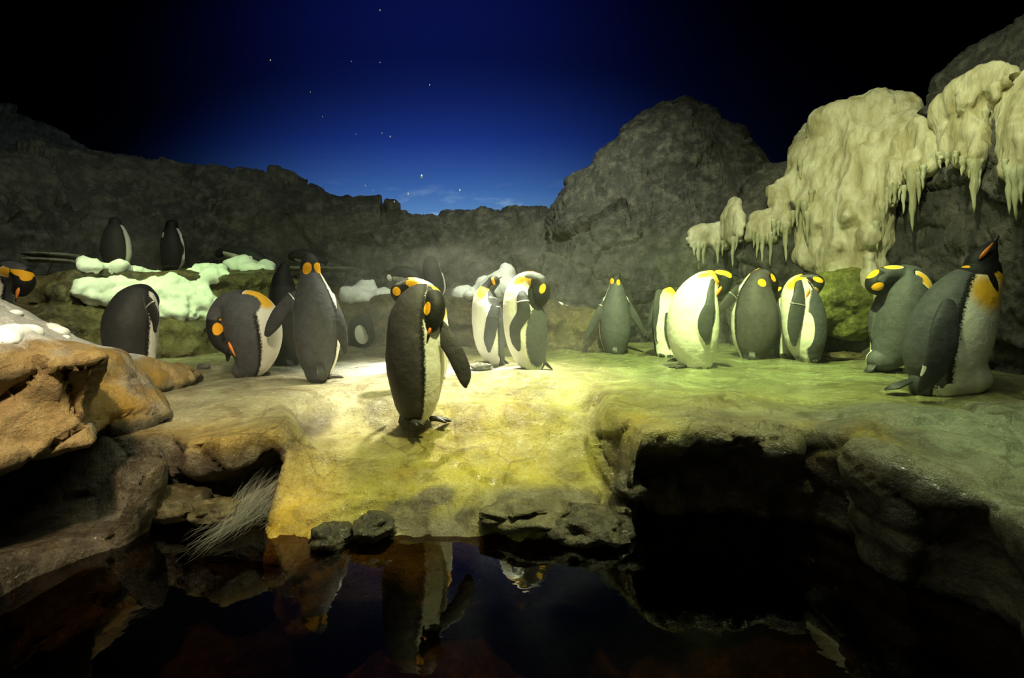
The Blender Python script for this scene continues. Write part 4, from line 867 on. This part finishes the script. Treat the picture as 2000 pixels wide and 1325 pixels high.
penguin('king_penguin', 5.3, [(1530, 690, 0, 12), (1531, 675, 0, 19), (1532, 645, 0, 23), (1530, 612, 0, 22), (1530, 585, 0, 18), (1527, 570, 0, 13), (1520, 568, -.01, 10), (1518, 578, -.02, 9)], 4.6,
        [(.5, -.8, 0), (.3, -.9, 0)], 'slim king penguin wedged between the greenish dark one and the one with the pale band', G1, M_KING, thr=.1,
        flips=[{'p': [(1521, 590, -.06, 8), (1518, 630, -.10, 10), (1518, 672, -.10, 4)]}], paint=[('patch', 1519, 564, 6, 3, 40)], feet=[(1528, 695, -.04, 250, 14)])
penguin('king_penguin', 4.9, [(1578, 694, 0, 16), (1575, 682, 0, 27), (1572, 655, 0, 37), (1569, 620, 0, 39), (1563, 588, 0, 34), (1559, 564, 0, 24), (1567, 550, 0, 15), (1582, 546, -.03, 13), (1594, 552, -.05, 14), (1590, 566, -.06, 11)], 6.1,
        [(-.8, -.6, 0), (-.8, -.6, 0)], 'bowed king penguin with pale-banded flipper, by the mossy mound', G1, M_KING, thr=.2,
        flips=[{'p': [(1562, 556, -.10, 9), (1560, 578, -.16, 11), (1557, 602, -.18, 14), (1551, 640, -.18, 13), (1551, 672, -.17, 5)]}], bands=[(0, .45)],
        feet=[(1562, 705, -.06, 240, 18), (1585, 705, -.04, 250, 18)], tail=((1590, 690, .04), (1606, 700, .08)), beak=((1584, 566, -.08), (1572, 586, -.11), .9), stripe=((1582, 563), (1571, 588), 2.6),
        paint=[('patch', 1597, 544, 10, 5, -25), ('yellow', 1546, 556, 12, 12, 40), ('patch', 1556, 543, 12, 4, 18), ('white', 1575, 648, 12, 36, 0), ('grey', 1578, 538, 18, 3, 0), ('grey', 1604, 640, 22, 80, 0)], eyes=[(1602, 562)])
penguin('king_penguin', 3.95, [(1716, 706, 0, 15), (1732, 696, 0, 28), (1748, 668, 0, 40), (1758, 628, 0, 47), (1768, 588, 0, 46), (1774, 556, 0, 36), (1758, 540, 0, 22), (1735, 536, -.02, 17), (1715, 545, -.03, 17), (1709, 558, -.04, 16), (1718, 570, -.04, 9)], 7.7,
        [(.35, .93, 0), (.5, .85, 0)], 'grey king penguin with head laid back on its shoulder, left of the tallest one', G1, M_KING, thr=-.12,
        flips=[{'p': [(1718, 585, .02, 8), (1706, 620, .03, 9), (1707, 655, .03, 8), (1714, 684, .03, 3)], 'n': (-.5, -.8, 0)}, {'p': [(1790, 580, -.1, 12), (1798, 630, -.12, 13), (1795, 680, -.1, 6)]}], bands=[(1, .05)],
        feet=[(1735, 727, 0, 170, 24), (1755, 727, 0, 160, 24)], tail=((1712, 706, -.02), (1690, 730, -.04)), beak=((1720, 566, -.05), (1738, 556, -.06), .9),
        paint=[('patch', 1702, 532, 14, 5, 45), ('patch', 1716, 563, 11, 8, 10), ('yellow', 1748, 519, 20, 5, 3), ('yellow', 1810, 545, 10, 22, 30), ('grey', 1735, 545, 18, 9, 15), ('grey', 1760, 548, 30, 14, 0)])
penguin('king_penguin', 2.9, [(1812, 752, 0, 24), (1838, 738, 0, 46), (1842, 702, 0, 66), (1850, 665, 0, 72), (1862, 630, 0, 70), (1880, 592, 0, 60), (1902, 562, 0, 46), (1916, 537, 0, 35), (1916, 517, 0, 28), (1924, 501, 0, 21), (1932, 489, 0, 14), (1940, 477, 0, 8)], 6.85,
        [(.86, -.5, 0), (.8, -.6, 0)], 'tallest nearest king penguin at the right, bill pointing up, round brood pouch over its feet', G1, M_KING, thr=.12, sq=1.25, extra=[[(1898, 738, -.03, 30), (1885, 745, -.05, 31), (1850, 750, -.05, 27)]],
        flips=[{'p': [(1852, 600, -.15, 16), (1846, 640, -.21, 25), (1840, 685, -.22, 26), (1820, 730, -.19, 19), (1796, 762, -.15, 6)]}],
        feet=[(1830, 776, -.03, 0, 36), (1800, 772, .02, 0, 30)], tail=((1775, 745, 0), (1728, 763, 0)), stripe=((1913, 506), (1940, 474), 4.5), beak=((1934, 487, 0), (1951, 461, 0), 1.3),
        paint=[('patch', 1884, 518, 4, 14, 10), ('white', 1797, 722, 3, 16, -14), ('glow', 1935, 570, 44, 46, 10), ('dark', 1914, 510, 34, 27, 0), ('dark', 1942, 545, 8, 22, 10)], eyes=[(1912, 506)])
# background birds
penguin('gentoo_penguin', 6.1, [(228, 514, 0, 16), (228, 500, 0, 23), (227, 478, 0, 24), (226, 458, 0, 19), (225, 443, 0, 12), (225, 434, 0, 10)], 3.6, [AW, AW],
        'dim dark penguin with its back turned on the snowy terrace top, left of the other', G2, M_GENT, thr=-.25, paint=[], flips=[{'p': [(208, 465, 0, 6), (200, 485, 0, 6), (202, 502, 0, 3)]}], feet=[(228, 520, -.1, 270, 12)], fz=None)
penguin('gentoo_penguin', 6.9, [(339, 518, 0, 14), (339, 504, 0, 20), (338, 482, 0, 21), (336, 462, 0, 17), (335, 449, 0, 12), (336, 440, 0, 11)], 3.7, [AW, AW],
        'black penguin upright with its back turned, right-hand one at the top of the snow', G2, M_GENT, thr=-.25, paint=[('white', 315, 456, 3, 6, 0), ('grey', 339, 485, 15, 20, 0)], flips=[{'p': [(355, 465, 0, 6), (363, 485, 0, 6), (362, 505, 0, 3)]}], feet=[(332, 523, -.1, 270, 12), (346, 523, -.1, 270, 12)])
penguin('gentoo_penguin', 6.9, [(518, 516, 0, 9), (505, 510, 0, 15), (488, 502, 0, 18), (468, 496, 0, 16), (450, 492, 0, 12), (436, 492, 0, 9), (428, 496, 0, 8)], 4.5, [(0, -.5, -.85), (0, -.5, -.85)],
        'black penguin lying on its belly behind the snow ridge, pale underside line', G2, M_GENT, paint=[('white', 500, 516, 18, 4, -18), ('white', 487, 508, 5, 6, -40)], beak=((430, 497, 0), (418, 500, 0), 1.0), thr=.55)
penguin('gentoo_penguin', 7.0, [(632, 512, 0, 8), (618, 508, 0, 12), (600, 502, 0, 15), (584, 500, 0, 12), (572, 501, 0, 9)], 3.2, [(0, -.4, -.9), (0, -.4, -.9)],
        'black penguin lying low behind the head of the upright grey one', G2, M_GENT, thr=.8, beak=((570, 501, 0), (560, 503, 0), 1.0))
penguin('gentoo_penguin', 6.9, [(822, 556, 0, 10), (812, 546, 0, 16), (798, 538, 0, 17), (782, 535, 0, 15), (768, 537, 0, 11), (762, 542, -.02, 8)], 4.0, [(0, -.5, -.85), (0, -.5, -.85)],
        'black penguin leaning left with a pale cheek, next to the round-headed one', G2, M_GENT, paint=[('white', 762, 545, 5, 8, 15)], thr=.8, beak=((762, 540, -.03), (752, 540, -.03), 1.0), feet=[(815, 574, 0, 200, 10)])
penguin('gentoo_penguin', 7.1, [(846, 574, 0, 18), (846, 560, 0, 22), (844, 542, 0, 20), (842, 525, 0, 17), (841, 514, 0, 14)], 3.4, [AW, AW],
        'round-headed dark penguin upright on the terrace above the large front one', G2, M_GENT, thr=-.15, paint=[('grey', 846, 550, 16, 22, 0)], flips=[{'p': [(862, 540, 0, 6), (867, 558, 0, 6), (866, 574, 0, 3)]}], feet=[(838, 580, -.1, 270, 10), (852, 580, -.1, 270, 10)])
